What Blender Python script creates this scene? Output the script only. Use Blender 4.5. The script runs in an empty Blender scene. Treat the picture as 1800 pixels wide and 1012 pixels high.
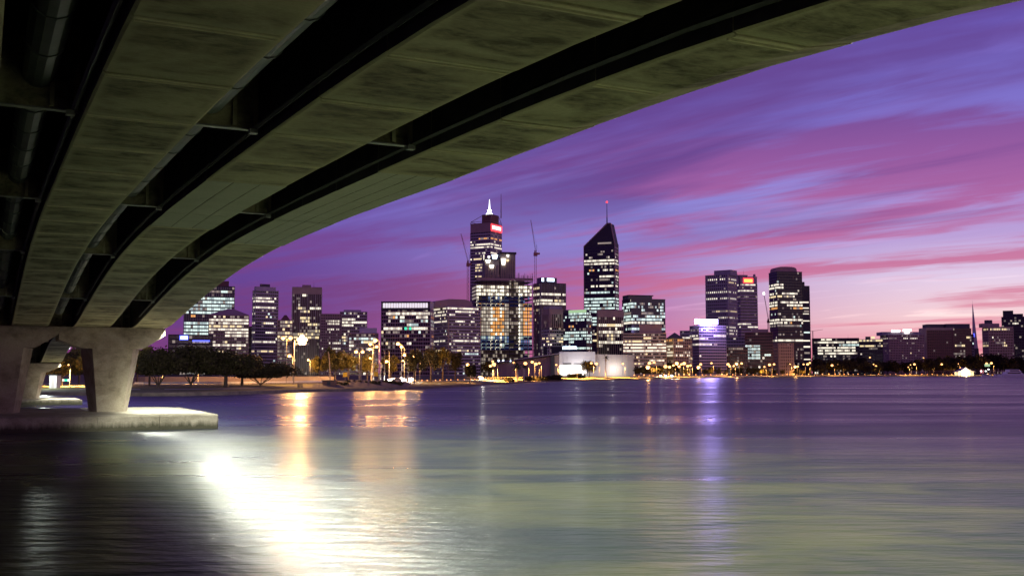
import bpy, bmesh, math, random
from mathutils import Vector, Matrix
random.seed(7)
C = bpy.context.scene.collection
S = bpy.context.scene
R = math.radians

# ------------------------------------------------------------------ camera
F, HOR, EYE = 1850.0, 656.0, 4.0            # focal length and horizon in photo pixels, eye height
PIT = math.atan((HOR - 506) / F)
cam = bpy.data.objects.new('camera', bpy.data.cameras.new('camera'))
C.objects.link(cam)
cam.location = (0, 0, EYE)
cam.rotation_euler = (R(90) + PIT, 0, 0)
cam.data.sensor_width = 36; cam.data.lens = 36 * F / 1800
cam.data.clip_start = .1; cam.data.clip_end = 30000
S.camera = cam
S.view_settings.view_transform = 'Standard'; S.view_settings.look = 'None'
S.view_settings.exposure = 0; S.view_settings.gamma = 1; S.view_settings.use_curve_mapping = False
try:
    S.cycles.use_denoising = True
    S.cycles.max_bounces = 5; S.cycles.diffuse_bounces = 3; S.cycles.glossy_bounces = 3
    S.cycles.sample_clamp_indirect = 6; S.cycles.caustics_reflective = True
    S.cycles.blur_glossy = .3
except Exception: pass

# ------------------------------------------------------------------ world: dusk sky with streaked clouds
W = bpy.data.worlds.new('World'); S.world = W; W.use_nodes = True
def build_sky():
    nt = W.node_tree; N = nt.nodes; L = nt.links; N.clear()
    def n(t, **k):
        o = N.new(t)
        for a, b in k.items(): setattr(o, a, b)
        return o
    def m(op, a, b=None, c=None, clamp=False):
        o = n('ShaderNodeMath', operation=op, use_clamp=clamp)
        for i, v in enumerate((a, b, c)):
            if v is None: continue
            if isinstance(v, (int, float)): o.inputs[i].default_value = v
            else: L.new(v, o.inputs[i])
        return o.outputs[0]
    def ramp(fac, pts, interp='LINEAR'):
        o = n('ShaderNodeValToRGB'); cr = o.color_ramp; cr.interpolation = interp
        while len(cr.elements) < len(pts): cr.elements.new(.5)
        for e, (p, c) in zip(cr.elements, pts):
            e.position = p; e.color = tuple(c) + (1,) if len(c) == 3 else c
        L.new(fac, o.inputs[0]); return o.outputs[0]
    def mix(f, a, b, mode='MIX'):
        o = n('ShaderNodeMix', data_type='RGBA', blend_type=mode)
        for i, v in ((0, f), (6, a), (7, b)):
            if isinstance(v, (int, float)): o.inputs[i].default_value = v
            elif isinstance(v, tuple): o.inputs[i].default_value = v
            else: L.new(v, o.inputs[i])
        return o.outputs[2]
    tc = n('ShaderNodeTexCoord'); sp = n('ShaderNodeSeparateXYZ'); L.new(tc.outputs['Generated'], sp.inputs[0])
    x, y, z = sp.outputs
    zc = m('MAXIMUM', z, 0.0)
    zr = m('MULTIPLY', zc, 2.0, clamp=True)              # 0..0.5 elevation -> 0..1
    left = ramp(zr, [(0, (.23, .05, .19)), (.10, (.14, .042, .25)), (.2, (.125, .05, .32)), (.30, (.17, .10, .50)), (.42, (.16, .10, .46)), (.7, (.07, .04, .22)), (1, (.045, .03, .15))])
    midc = ramp(zr, [(0, (.62, .13, .32)), (.08, (.52, .13, .38)), (.17, (.36, .16, .50)), (.24, (.27, .22, .66)), (.36, (.22, .21, .69)), (.46, (.16, .11, .52)), (.7, (.07, .045, .27)), (1, (.045, .035, .18))])
    right = ramp(zr, [(0, (.86, .21, .27)), (.05, (.95, .42, .46)), (.10, (.97, .66, .70)), (.17, (.80, .64, .86)), (.24, (.52, .36, .72)), (.34, (.36, .27, .74)), (.44, (.22, .17, .64)), (.6, (.13, .08, .44)), (.7, (.09, .05, .28)), (.85, (.055, .033, .18)), (1, (.045, .03, .15))])
    fr = m('MULTIPLY_ADD', x, 1.0, .05)
    f1 = n('ShaderNodeMapRange', interpolation_type='SMOOTHSTEP'); L.new(x, f1.inputs[0]); f1.inputs[1].default_value = -.26; f1.inputs[2].default_value = .10
    f2 = n('ShaderNodeMapRange', interpolation_type='SMOOTHSTEP'); L.new(x, f2.inputs[0]); f2.inputs[1].default_value = .05; f2.inputs[2].default_value = .42
    base = mix(f2.outputs[0], mix(f1.outputs[0], left, midc), right)
    # cloud plane coordinates
    den = m('ADD', zc, .055)
    px = m('DIVIDE', x, den); py = m('DIVIDE', y, den)
    dx, dy = -.70, .714
    s = m('ADD', m('MULTIPLY', px, dx), m('MULTIPLY', py, dy))
    t = m('ADD', m('MULTIPLY', px, dy), m('MULTIPLY', py, -dx))
    def noise(sx, tx, scale, detail, rough, off, dist=0.0):
        cb = n('ShaderNodeCombineXYZ')
        L.new(m('MULTIPLY', s, sx), cb.inputs[0]); L.new(m('MULTIPLY', t, tx), cb.inputs[1]); cb.inputs[2].default_value = off
        o = n('ShaderNodeTexNoise'); L.new(cb.outputs[0], o.inputs['Vector'])
        o.inputs['Scale'].default_value = scale; o.inputs['Detail'].default_value = detail
        o.inputs['Roughness'].default_value = rough; o.inputs['Distortion'].default_value = dist
        return o.outputs[0]
    big = noise(.26, .62, 1.0, 4, .5, 17.2, 1.1)
    fine = noise(.80, 2.3, 1.0, 6, .60, 21.6, 1.3)
    wisp = noise(1.3, 7.0, 1.0, 5, .62, 1.3, 1.0)
    cl = m('ADD', m('ADD', m('MULTIPLY', big, .66), m('MULTIPLY', fine, .34)), m('MULTIPLY', m('SUBTRACT', wisp, .5), .12))
    cm = n('ShaderNodeMapRange', interpolation_type='SMOOTHSTEP'); L.new(cl, cm.inputs[0]); cm.inputs[1].default_value = .45; cm.inputs[2].default_value = .60
    thin = n('ShaderNodeMapRange', interpolation_type='SMOOTHSTEP'); L.new(fine, thin.inputs[0]); thin.inputs[1].default_value = .5; thin.inputs[2].default_value = .72
    cloudR = ramp(zr, [(0, (.80, .20, .27)), (.08, (.78, .24, .36)), (.18, (.62, .13, .29)), (.28, (.48, .10, .32)), (.38, (.32, .07, .30)), (.48, (.16, .052, .28)), (.6, (.10, .042, .25)), (1, (.05, .03, .16))])
    cloudL = ramp(zr, [(0, (.26, .05, .18)), (.14, (.17, .04, .22)), (.24, (.19, .052, .29)), (.34, (.15, .065, .36)), (.5, (.11, .05, .28)), (1, (.05, .03, .14))])
    fcl = n('ShaderNodeMapRange', interpolation_type='SMOOTHSTEP'); L.new(x, fcl.inputs[0]); fcl.inputs[1].default_value = -.2; fcl.inputs[2].default_value = .22
    ccol = mix(fcl.outputs[0], cloudL, cloudR)
    amt = m('MULTIPLY', cm.outputs[0], .84)
    col = mix(amt, base, ccol)
    # bright thin lavender veils between the streaks
    veil = m('MULTIPLY', m('MULTIPLY', thin.outputs[0], m('SUBTRACT', 1.0, cm.outputs[0])), .65)
    col = mix(veil, col, mix(1.0, base, (1.35, 1.45, 1.3, 1), 'MULTIPLY'))
    # higher, unlit violet cloud
    hi = noise(.22, .85, 1.0, 5, .55, 44.3, 1.0)
    hm = n('ShaderNodeMapRange', interpolation_type='SMOOTHSTEP'); L.new(hi, hm.inputs[0]); hm.inputs[1].default_value = .47; hm.inputs[2].default_value = .64
    hz = n('ShaderNodeMapRange', interpolation_type='SMOOTHSTEP'); L.new(zc, hz.inputs[0]); hz.inputs[1].default_value = .09; hz.inputs[2].default_value = .19
    col = mix(m('MULTIPLY', m('MULTIPLY', hm.outputs[0], hz.outputs[0]), .85), col, (.125, .045, .27, 1))
    hs = n('ShaderNodeHueSaturation'); hs.inputs['Saturation'].default_value = .98; hs.inputs['Value'].default_value = .95; L.new(col, hs.inputs['Color']); col = hs.outputs[0]
    # below the horizon: dark
    bg = n('ShaderNodeBackground'); L.new(col, bg.inputs[0]); bg.inputs[1].default_value = SKY_GAIN
    # a faint physical twilight sky underneath the clouds
    sk = n('ShaderNodeTexSky'); sk.sky_type = 'NISHITA'; sk.sun_disc = False
    sk.sun_elevation = R(-3); sk.sun_rotation = R(35)
    bg2 = n('ShaderNodeBackground'); L.new(sk.outputs[0], bg2.inputs[0]); bg2.inputs[1].default_value = .05
    ad = n('ShaderNodeAddShader'); L.new(bg.outputs[0], ad.inputs[0]); L.new(bg2.outputs[0], ad.inputs[1])
    out = n('ShaderNodeOutputWorld'); L.new(ad.outputs[0], out.inputs[0])
SKY_GAIN = 1.0
build_sky()
try: W.cycles.sampling_method = 'AUTOMATIC'
except Exception: pass

# ------------------------------------------------------------------ pixel helpers
CP, SP = math.cos(PIT), math.sin(PIT)
def ray(x, y):
    a, b = (x - 900) / F, (506 - y) / F
    return Vector((a, CP - b * SP, SP + b * CP))
def at(x, y, Y):                       # point of the view ray at depth Y
    d = ray(x, y); return Vector((0, 0, EYE)) + d * (Y / d.y)
def ground(x, y, z=0.0):               # point of the view ray on the plane z
    d = ray(x, y); return Vector((0, 0, EYE)) + d * ((z - EYE) / d.z)

# ------------------------------------------------------------------ materials
M = {}
def mat(name, col, rough=.8, var=0.0, vscale=1.0, bump=0.0, bscale=8.0, metal=0.0, emit=0.0, ecol=None, sample=True, stain=0.0, spec=None):
    if name in M: return M[name]
    m = bpy.data.materials.new(name); m.use_nodes = True; M[name] = m
    nt = m.node_tree; L = nt.links; p = nt.nodes['Principled BSDF']
    p.inputs['Base Color'].default_value = (*col, 1); p.inputs['Roughness'].default_value = rough
    p.inputs['Metallic'].default_value = metal
    if spec is not None: p.inputs['Specular IOR Level'].default_value = spec
    if emit:
        p.inputs['Emission Color'].default_value = (*(ecol or col), 1); p.inputs['Emission Strength'].default_value = emit
        if not sample: m.cycles.emission_sampling = 'NONE'
    if var or bump or stain:
        tc = nt.nodes.new('ShaderNodeTexCoord')
        nz = nt.nodes.new('ShaderNodeTexNoise'); nz.inputs['Scale'].default_value = vscale; nz.inputs['Detail'].default_value = 6; nz.inputs['Roughness'].default_value = .62
        L.new(tc.outputs['Object'], nz.inputs['Vector'])
        if var:
            r = nt.nodes.new('ShaderNodeMapRange'); L.new(nz.outputs[0], r.inputs[0])
            r.inputs[1].default_value = .3; r.inputs[2].default_value = .7; r.inputs[3].default_value = 1 - var; r.inputs[4].default_value = 1 + var
            mx = nt.nodes.new('ShaderNodeMix'); mx.data_type = 'RGBA'; mx.blend_type = 'MULTIPLY'; mx.inputs[0].default_value = 1
            mx.inputs[6].default_value = (*col, 1); L.new(r.outputs[0], mx.inputs[7]); L.new(mx.outputs[2], p.inputs['Base Color'])
        if bump:
            n2 = nt.nodes.new('ShaderNodeTexNoise'); n2.inputs['Scale'].default_value = bscale; n2.inputs['Detail'].default_value = 5
            L.new(tc.outputs['Object'], n2.inputs['Vector'])
            b = nt.nodes.new('ShaderNodeBump'); b.inputs['Strength'].default_value = bump; b.inputs['Distance'].default_value = .05
            L.new(n2.outputs[0], b.inputs['Height']); L.new(b.outputs[0], p.inputs['Normal'])
    return m

def concrete_mat(name, col, stain_col, sx=.35, sy=1.1, amt=.75, seed=0.0, margin=False, tide=False):
    """cast concrete with board marks and dark blotches of old damp; object coordinates x across, y along the bridge"""
    m = bpy.data.materials.new(name); m.use_nodes = True; M[name] = m
    nt = m.node_tree; L = nt.links; p = nt.nodes['Principled BSDF']; p.inputs['Roughness'].default_value = .85
    tc = nt.nodes.new('ShaderNodeTexCoord')
    def noise(sc, det, rough, v, dist=0):
        mp = nt.nodes.new('ShaderNodeMapping'); mp.inputs['Scale'].default_value = v; mp.inputs['Location'].default_value = (seed, seed * 2, seed)
        L.new(tc.outputs['Object'], mp.inputs[0])
        o = nt.nodes.new('ShaderNodeTexNoise'); o.inputs['Scale'].default_value = sc; o.inputs['Detail'].default_value = det
        o.inputs['Roughness'].default_value = rough; o.inputs['Distortion'].default_value = dist
        L.new(mp.outputs[0], o.inputs['Vector']); return o.outputs[0]
    def rng(v, a, b, c, d):
        r = nt.nodes.new('ShaderNodeMapRange'); L.new(v, r.inputs[0])
        for i, k in enumerate((a, b, c, d)): r.inputs[i + 1].default_value = k
        return r.outputs[0]
    def mul(a, b):
        o = nt.nodes.new('ShaderNodeMath'); o.operation = 'MULTIPLY'; L.new(a, o.inputs[0]); L.new(b, o.inputs[1]); return o.outputs[0]
    a = rng(noise(1.0, 5, .6, (sx, sy, .6), .4), .38, .56, 0, 1)
    b = rng(noise(1.0, 7, .72, (1.3, 2.6, 2), .6), .36, .62, .30, 1)
    if margin:
        sp = nt.nodes.new('ShaderNodeSeparateXYZ'); L.new(tc.outputs['Generated'], sp.inputs[0])
        def pp(v, k):
            o = nt.nodes.new('ShaderNodeMath'); o.operation = 'PINGPONG'; o.inputs[1].default_value = .5; L.new(v, o.inputs[0])
            r = nt.nodes.new('ShaderNodeMapRange'); r.interpolation_type = 'SMOOTHSTEP'; L.new(o.outputs[0], r.inputs[0]); r.inputs[1].default_value = .02; r.inputs[2].default_value = k; r.inputs[3].default_value = .12; return r.outputs[0]
        a = mul(a, mul(pp(sp.outputs[0], .11), pp(sp.outputs[1], .13)))
    mx = nt.nodes.new('ShaderNodeMix'); mx.data_type = 'RGBA'; mx.inputs[6].default_value = (*col, 1); mx.inputs[7].default_value = (*stain_col, 1)
    sc = nt.nodes.new('ShaderNodeMath'); sc.operation = 'MULTIPLY'; sc.inputs[1].default_value = amt; L.new(mul(a, b), sc.inputs[0]); L.new(sc.outputs[0], mx.inputs[0])
    g = rng(noise(1.0, 4, .7, (9, 22, 14)), .3, .7, .82, 1.15)
    m2 = nt.nodes.new('ShaderNodeMix'); m2.data_type = 'RGBA'; m2.blend_type = 'MULTIPLY'; m2.inputs[0].default_value = 1
    L.new(mx.outputs[2], m2.inputs[6]); L.new(g, m2.inputs[7]); L.new(m2.outputs[2], p.inputs['Base Color'])
    if tide:                                            # weed and slime up to the tide line, with runs below the edge
        sp = nt.nodes.new('ShaderNodeSeparateXYZ'); L.new(tc.outputs['Object'], sp.inputs[0])
        ad = nt.nodes.new('ShaderNodeMath'); ad.operation = 'MULTIPLY_ADD'; L.new(noise(1.0, 5, .7, (2.2, 2.2, .25)), ad.inputs[0]); ad.inputs[1].default_value = -.9; L.new(sp.outputs[2], ad.inputs[2])
        m3 = nt.nodes.new('ShaderNodeMix'); m3.data_type = 'RGBA'; L.new(rng(ad.outputs[0], -.22, .16, .92, 0), m3.inputs[0]); L.new(m2.outputs[2], m3.inputs[6]); m3.inputs[7].default_value = (.045, .045, .022, 1); L.new(m3.outputs[2], p.inputs['Base Color'])
    bp = nt.nodes.new('ShaderNodeBump'); bp.inputs['Strength'].default_value = .25; bp.inputs['Distance'].default_value = .03
    L.new(noise(1.0, 5, .7, (3, 8, 5)), bp.inputs['Height']); L.new(bp.outputs[0], p.inputs['Normal'])
    return m

concrete_mat('soffit_concrete', (.43, .385, .235), (.07, .056, .025), sx=.42, sy=.6, amt=1.0, margin=True)
concrete_mat('new_concrete', (.43, .42, .33), (.33, .32, .24), amt=.5, seed=4)
concrete_mat('pier_concrete', (.41, .365, .27), (.17, .145, .095), sx=.5, sy=.5, amt=.85, seed=2)
concrete_mat('footing_concrete', (.46, .42, .32), (.20, .18, .12), sx=.5, sy=.4, amt=.8, seed=5, tide=True)
mat('joint_mortar', (.62, .56, .36), .9, .25, 2)
mat('web_concrete_shaded', (.07, .066, .055), .9, .3, 1)  # girder concrete with the shade of the gaps put into its colour
mat('deck_concrete_shaded', (.045, .043, .038), .9, .2, 1)  # shade under the deck put into the colour; parapets share it
mat('steel_dark', (.06, .06, .055), .6, .2, 2)
mat('steel_pale', (.28, .28, .24), .5, .2, 3)
mat('pipe_grey', (.11, .12, .115), .5, .2, 2)
mat('lamp_pole', (.28, .27, .25), .45, metal=.3)
mat('pole_dark', (.12, .11, .10), .5)
mat('asphalt', (.05, .05, .05), .85, .2, .5)
mat('kerb', (.45, .43, .4), .8, .15, 1)
mat('paint_white', (.8, .8, .78), .6, .05, 2)
mat('rock', (.20, .17, .13), .9, .4, .7, .6, 3)
# buildings
mat('wall_brown', (.46, .33, .28), .8, .1, .15)
mat('wall_tan', (.55, .43, .30), .8, .1, .15)
mat('wall_grey', (.55, .49, .48), .75, .1, .15)
mat('wall_cream', (.62, .52, .38), .8, .08, .15)
mat('wall_yellow', (.48, .42, .20), .8, .08, .15)
mat('wall_hall', (.50, .44, .38), .75, .1, .1)
mat('wall_dark', (.045, .042, .05), .6, .1, .15)
mat('wall_violet', (.38, .34, .38), .75, .08, .15)
mat('wall_red', (.22, .11, .085), .8, .1, .15)
mat('wall_white', (.72, .70, .68), .7, .05, .1)
mat('rib_white', (.5, .46, .42), .6)
mat('roof_grey', (.12, .115, .12), .8, .1, .2)
mat('glass_dark', (.012, .013, .018), .12)
mat('glass_blue', (.012, .022, .05), .12)
mat('glass_brown', (.03, .018, .014), .15)
mat('concrete_raw', (.30, .27, .23), .85, .15, .2)
mat('netting_blue', (.02, .05, .14), .8)
mat('crane_paint', (.42, .16, .13), .6)
mat('glow_neutral', (.8, .8, .7), .5, emit=1.15, ecol=(1, .92, .70), sample=False)
mat('glow_cool', (.8, .8, .8), .5, emit=1.0, ecol=(.78, 1, .88), sample=False)
mat('glow_warm', (.8, .7, .5), .5, emit=1.05, ecol=(1, .80, .42), sample=False)
mat('glow_dim', (.5, .45, .4), .5, emit=.26, ecol=(1, .86, .62), sample=False)
mat('glow_soft', (.6, .6, .5), .5, emit=.62, ecol=(1, .90, .70), sample=False)
mat('glow_softcool', (.6, .6, .6), .5, emit=.5, ecol=(.75, 1, .92), sample=False)
mat('glow_softblue', (.2, .3, .6), .5, emit=.22, ecol=(.32, .55, 1), sample=False)
mat('glow_faint', (.3, .28, .25), .5, emit=.13, ecol=(1, .85, .65), sample=False)
mat('glow_orange', (.8, .5, .2), .5, emit=.9, ecol=(1, .46, .12), sample=False)
mat('glow_work', (.9, .9, .9), .5, emit=4.0, ecol=(1, .95, .85), sample=False)
mat('glow_spire', (.9, .9, .9), .5, emit=2.6, ecol=(.92, .95, 1), sample=False)
mat('glow_red', (.8, .1, .1), .5, emit=2.6, ecol=(1, .05, .06), sample=False)
mat('glow_redwhite', (.8, .6, .6), .5, emit=3.5, ecol=(1, .75, .75), sample=False)
mat('glow_amber', (.8, .5, .1), .5, emit=3, ecol=(1, .42, .06), sample=False)
mat('glow_blue', (.3, .4, .9), .5, emit=2.2, ecol=(.09, .12, 1), sample=False)
mat('glow_bluewhite', (.8, .9, 1), .5, emit=4, ecol=(.62, .8, 1), sample=False)
mat('glow_violet', (.8, .8, 1), .5, emit=24, ecol=(.50, .42, 1), sample=True)
mat('glow_green', (.2, .8, .6), .5, emit=1.2, ecol=(.05, 1, .5), sample=False)
mat('glow_white', (1, 1, 1), .5, emit=5, ecol=(1, .97, .9), sample=False)
mat('glow_hall', (1, 1, 1), .5, emit=1.6, ecol=(1, .90, .70), sample=False)
mat('lamp_orange', (1, .7, .4), .5, emit=3.6, ecol=(1, .47, .15), sample=False)
mat('glow_trail', (1, .6, .3), .5, emit=3.2, ecol=(1, .36, .10), sample=False)
mat('lamp_big', (1, .8, .5), .5, emit=5, ecol=(1, .55, .25), sample=False)
mat('lamp_white', (1, 1, 1), .5, emit=6, ecol=(.95, 1, .92), sample=False)
mat('car_paint', (.3, .3, .32), .3); mat('car_glass', (.02, .02, .02), .1); mat('rubber', (.02, .02, .02), .8)
mat('sign_yellow', (.75, .52, .03), .6)
mat('bark', (.10, .075, .055), .9, .3, 2)
mat('bark_pale', (.42, .36, .30), .8, .2, 2)

def leaf_mat(name, col):
    m = bpy.data.materials.new(name); m.use_nodes = True; M[name] = m
    nt = m.node_tree; L = nt.links; p = nt.nodes['Principled BSDF']; p.inputs['Roughness'].default_value = .8; p.inputs['Specular IOR Level'].default_value = .2
    g = nt.nodes.new('ShaderNodeNewGeometry'); r = nt.nodes.new('ShaderNodeMapRange'); L.new(g.outputs['Random Per Island'], r.inputs[0])
    r.inputs[3].default_value = .55; r.inputs[4].default_value = 1.5
    mx = nt.nodes.new('ShaderNodeMix'); mx.data_type = 'RGBA'; mx.blend_type = 'MULTIPLY'; mx.inputs[0].default_value = 1
    mx.inputs[6].default_value = (*col, 1); L.new(r.outputs[0], mx.inputs[7]); L.new(mx.outputs[2], p.inputs['Base Color'])
    return m
leaf_mat('leaf_dark', (.048, .042, .017)); leaf_mat('leaf_mid', (.115, .10, .03)); leaf_mat('leaf_palm', (.05, .06, .025))

def water_mat():
    m = bpy.data.materials.new('river_water'); m.use_nodes = True; M['river_water'] = m
    nt = m.node_tree; L = nt.links; p = nt.nodes['Principled BSDF']
    p.inputs['Base Color'].default_value = (.085, .10, .062, 1)
    p.inputs['IOR'].default_value = 1.333; p.inputs['Roughness'].default_value = .2
    tc = nt.nodes.new('ShaderNodeTexCoord')
    def noise(v, sc, det, rough=.55, dist=0.):
        mp = nt.nodes.new('ShaderNodeMapping'); mp.inputs['Scale'].default_value = v; L.new(tc.outputs['Object'], mp.inputs[0])
        o = nt.nodes.new('ShaderNodeTexNoise'); o.inputs['Scale'].default_value = sc; o.inputs['Detail'].default_value = det; o.inputs['Roughness'].default_value = rough
        o.inputs['Distortion'].default_value = dist
        L.new(mp.outputs[0], o.inputs['Vector']); return o.outputs[0]
    def bump(h, st, dist, prev=None):
        b = nt.nodes.new('ShaderNodeBump'); b.inputs['Strength'].default_value = st; b.inputs['Distance'].default_value = dist
        L.new(h, b.inputs['Height'])
        if prev: L.new(prev, b.inputs['Normal'])
        return b.outputs[0]
    b1 = bump(noise((.5, 1.5, 1), 1.0, 4), .52, .24)
    b2 = bump(noise((3.2, 8, 1), 1.0, 3), .12, .02, b1)
    L.new(b2, p.inputs['Normal'])
    # slicks: calmer and rougher patches
    rr = nt.nodes.new('ShaderNodeMapRange'); L.new(noise((.012, .06, 1), 1.0, 5, .6, 1.0), rr.inputs[0])
    rr.inputs[1].default_value = .35; rr.inputs[2].default_value = .65; rr.inputs[3].default_value = .24; rr.inputs[4].default_value = .40
    L.new(rr.outputs[0], p.inputs['Roughness'])
    # silty sand shallows by the near bank, clear deep channel beyond
    sp = nt.nodes.new('ShaderNodeSeparateXYZ'); L.new(tc.outputs['Object'], sp.inputs[0])
    def rng(v, a, b, c, d):
        r = nt.nodes.new('ShaderNodeMapRange'); r.interpolation_type = 'SMOOTHSTEP'; L.new(v, r.inputs[0])
        for i, k in enumerate((a, b, c, d)): r.inputs[i + 1].default_value = k
        return r.outputs[0]
    cr = rng(noise((.09, .22, 1), 1.0, 5, .62, 1.2), .36, .66, 0, 1)
    mx = nt.nodes.new('ShaderNodeMix'); mx.data_type = 'RGBA'; L.new(cr, mx.inputs[0])
    mx.inputs[6].default_value = (.052, .086, .050, 1); mx.inputs[7].default_value = (.145, .168, .062, 1)
    wob = nt.nodes.new('ShaderNodeMath'); wob.operation = 'MULTIPLY_ADD'; L.new(noise((.02, .035, 1), 1.0, 4, .6, .8), wob.inputs[0]); wob.inputs[1].default_value = -60; L.new(sp.outputs[1], wob.inputs[2])
    deep = rng(wob.outputs[0], -14, 72, 0, 1)
    m2 = nt.nodes.new('ShaderNodeMix'); m2.data_type = 'RGBA'; L.new(deep, m2.inputs[0]); L.new(mx.outputs[2], m2.inputs[6]); m2.inputs[7].default_value = (.012, .016, .045, 1)
    L.new(m2.outputs[2], p.inputs['Base Color'])
water_mat()
def land_mat():
    m = bpy.data.materials.new('park_grass'); m.use_nodes = True; M['park_grass'] = m
    nt = m.node_tree; L = nt.links; p = nt.nodes['Principled BSDF']; p.inputs['Roughness'].default_value = .95
    tc = nt.nodes.new('ShaderNodeTexCoord'); o = nt.nodes.new('ShaderNodeTexNoise'); o.inputs['Scale'].default_value = .08; o.inputs['Detail'].default_value = 8
    L.new(tc.outputs['Object'], o.inputs['Vector'])
    r = nt.nodes.new('ShaderNodeValToRGB'); e = r.color_ramp.elements
    e[0].position = .35; e[0].color = (.10, .11, .03, 1); e[1].position = .65; e[1].color = (.16, .13, .06, 1)
    L.new(o.outputs[0], r.inputs[0]); L.new(r.outputs[0], p.inputs['Base Color'])
land_mat()
mat('lawn_grass_lit', (.30, .25, .06), .95, .25, .1)  # lighter than the park grass: lamplight on the lawn put into the colour

# ------------------------------------------------------------------ mesh helpers
class MB:
    def __init__(s): s.v = []; s.f = []; s.m = []; s.mi = 0
    def quad(s, a, b, c, d): s.poly([a, b, c, d])
    def poly(s, pts):
        n = len(s.v); s.v += [tuple(p) for p in pts]; s.f.append(tuple(range(n, n + len(pts)))); s.m.append(s.mi)
    def box(s, x0, x1, y0, y1, z0, z1):
        n = len(s.v)
        s.v += [(x0, y0, z0), (x1, y0, z0), (x1, y1, z0), (x0, y1, z0), (x0, y0, z1), (x1, y0, z1), (x1, y1, z1), (x0, y1, z1)]
        for f in ((0, 3, 2, 1), (4, 5, 6, 7), (0, 1, 5, 4), (1, 2, 6, 5), (2, 3, 7, 6), (3, 0, 4, 7)): s.f.append(tuple(n + i for i in f)); s.m.append(s.mi)
    def hexa(s, a, b):                  # two rings of points joined and capped
        k = len(a); n = len(s.v); s.v += [tuple(p) for p in a] + [tuple(p) for p in b]
        s.f.append(tuple(n + i for i in reversed(range(k)))); s.f.append(tuple(n + k + i for i in range(k))); s.m += [s.mi] * 2
        for i in range(k):
            j = (i + 1) % k; s.f.append((n + i, n + j, n + k + j, n + k + i)); s.m.append(s.mi)
    def tube(s, p, q, r0, r1=None, k=6):
        p, q = Vector(p), Vector(q); r1 = r0 if r1 is None else r1
        d = (q - p).normalized(); a = d.orthogonal().normalized(); b = d.cross(a)
        ring = lambda c, r: [c + a * (r * math.cos(2 * math.pi * i / k)) + b * (r * math.sin(2 * math.pi * i / k)) for i in range(k)]
        s.hexa(ring(p, r0), ring(q, r1))
    def path(s, pts, r, k=6):
        for a, b in zip(pts[:-1], pts[1:]): s.tube(a, b, r[0] if isinstance(r, (list, tuple)) else r, k=k)
    def ball(s, c, r, k=8, squash=1.0):
        c = Vector(c); rings = max(3, k // 2)
        for i in range(rings):
            t0, t1 = math.pi * i / rings, math.pi * (i + 1) / rings
            for j in range(k):
                p0, p1 = 2 * math.pi * j / k, 2 * math.pi * (j + 1) / k
                g = lambda t, p: c + Vector((r * math.sin(t) * math.cos(p), r * math.sin(t) * math.sin(p), r * squash * math.cos(t)))
                s.poly([g(t0, p0), g(t1, p0), g(t1, p1), g(t0, p1)] if 0 < i < rings - 1 else ([g(t0, p0), g(t1, p0), g(t1, p1)] if i == 0 else [g(t0, p0), g(t1, p0), g(t0, p1)]))
    def mesh(s, name, mats, smooth=False):
        me = bpy.data.meshes.new(name); me.from_pydata(s.v, [], s.f)
        for k in (mats if isinstance(mats, (list, tuple)) else [mats]): me.materials.append(M[k])
        if any(s.m): me.polygons.foreach_set('material_index', s.m)
        if smooth: me.polygons.foreach_set('use_smooth', [True] * len(s.f))
        me.update(); return me
    def build(s, name, mats, parent=None, kind=None, smooth=False, label=None):
        if not s.f: return None
        o = bpy.data.objects.new(name, s.mesh(name, mats, smooth)); C.objects.link(o)
        if parent: o.parent = parent
        if kind: o['kind'] = kind
        if label: o['label'] = label
        return o
def thing(name, label, cat, loc=(0, 0, 0), rz=0.0, group=None):
    o = bpy.data.objects.new(name, None); C.objects.link(o); o.location = loc; o.rotation_euler = (0, 0, rz)
    o.empty_display_size = .5; o['label'] = label; o['category'] = cat
    if group: o['group'] = group
    return o
def tag(o, label, cat, group=None):
    o['label'] = label; o['category'] = cat
    if group: o['group'] = group
    return o
def copy_tree(o, parent=None):
    c = o.copy(); C.objects.link(c)
    if parent: c.parent = parent
    for ch in list(o.children): copy_tree(ch, c)
    return c
LD = {}
def lamp_light(parent, loc, power, col, radius=.4, key=None, spot=None, aim=None):
    k = key or (power, col, radius, spot)
    if k not in LD:
        d = bpy.data.lights.new('lamp_light', 'SPOT' if spot else 'POINT'); d.energy = power; d.color = col; d.shadow_soft_size = radius
        if spot: d.spot_size = R(spot); d.spot_blend = .6
        LD[k] = d
    o = bpy.data.objects.new('lamp_light', LD[k]); C.objects.link(o); o.location = loc
    if aim is not None: o.rotation_euler = (Vector(aim) - Vector(loc)).to_track_quat('-Z', 'Y').to_euler()
    if parent: o.parent = parent
    return o
ORANGE = (1, .47, .13); WHITE = (.93, 1, .86)

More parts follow.
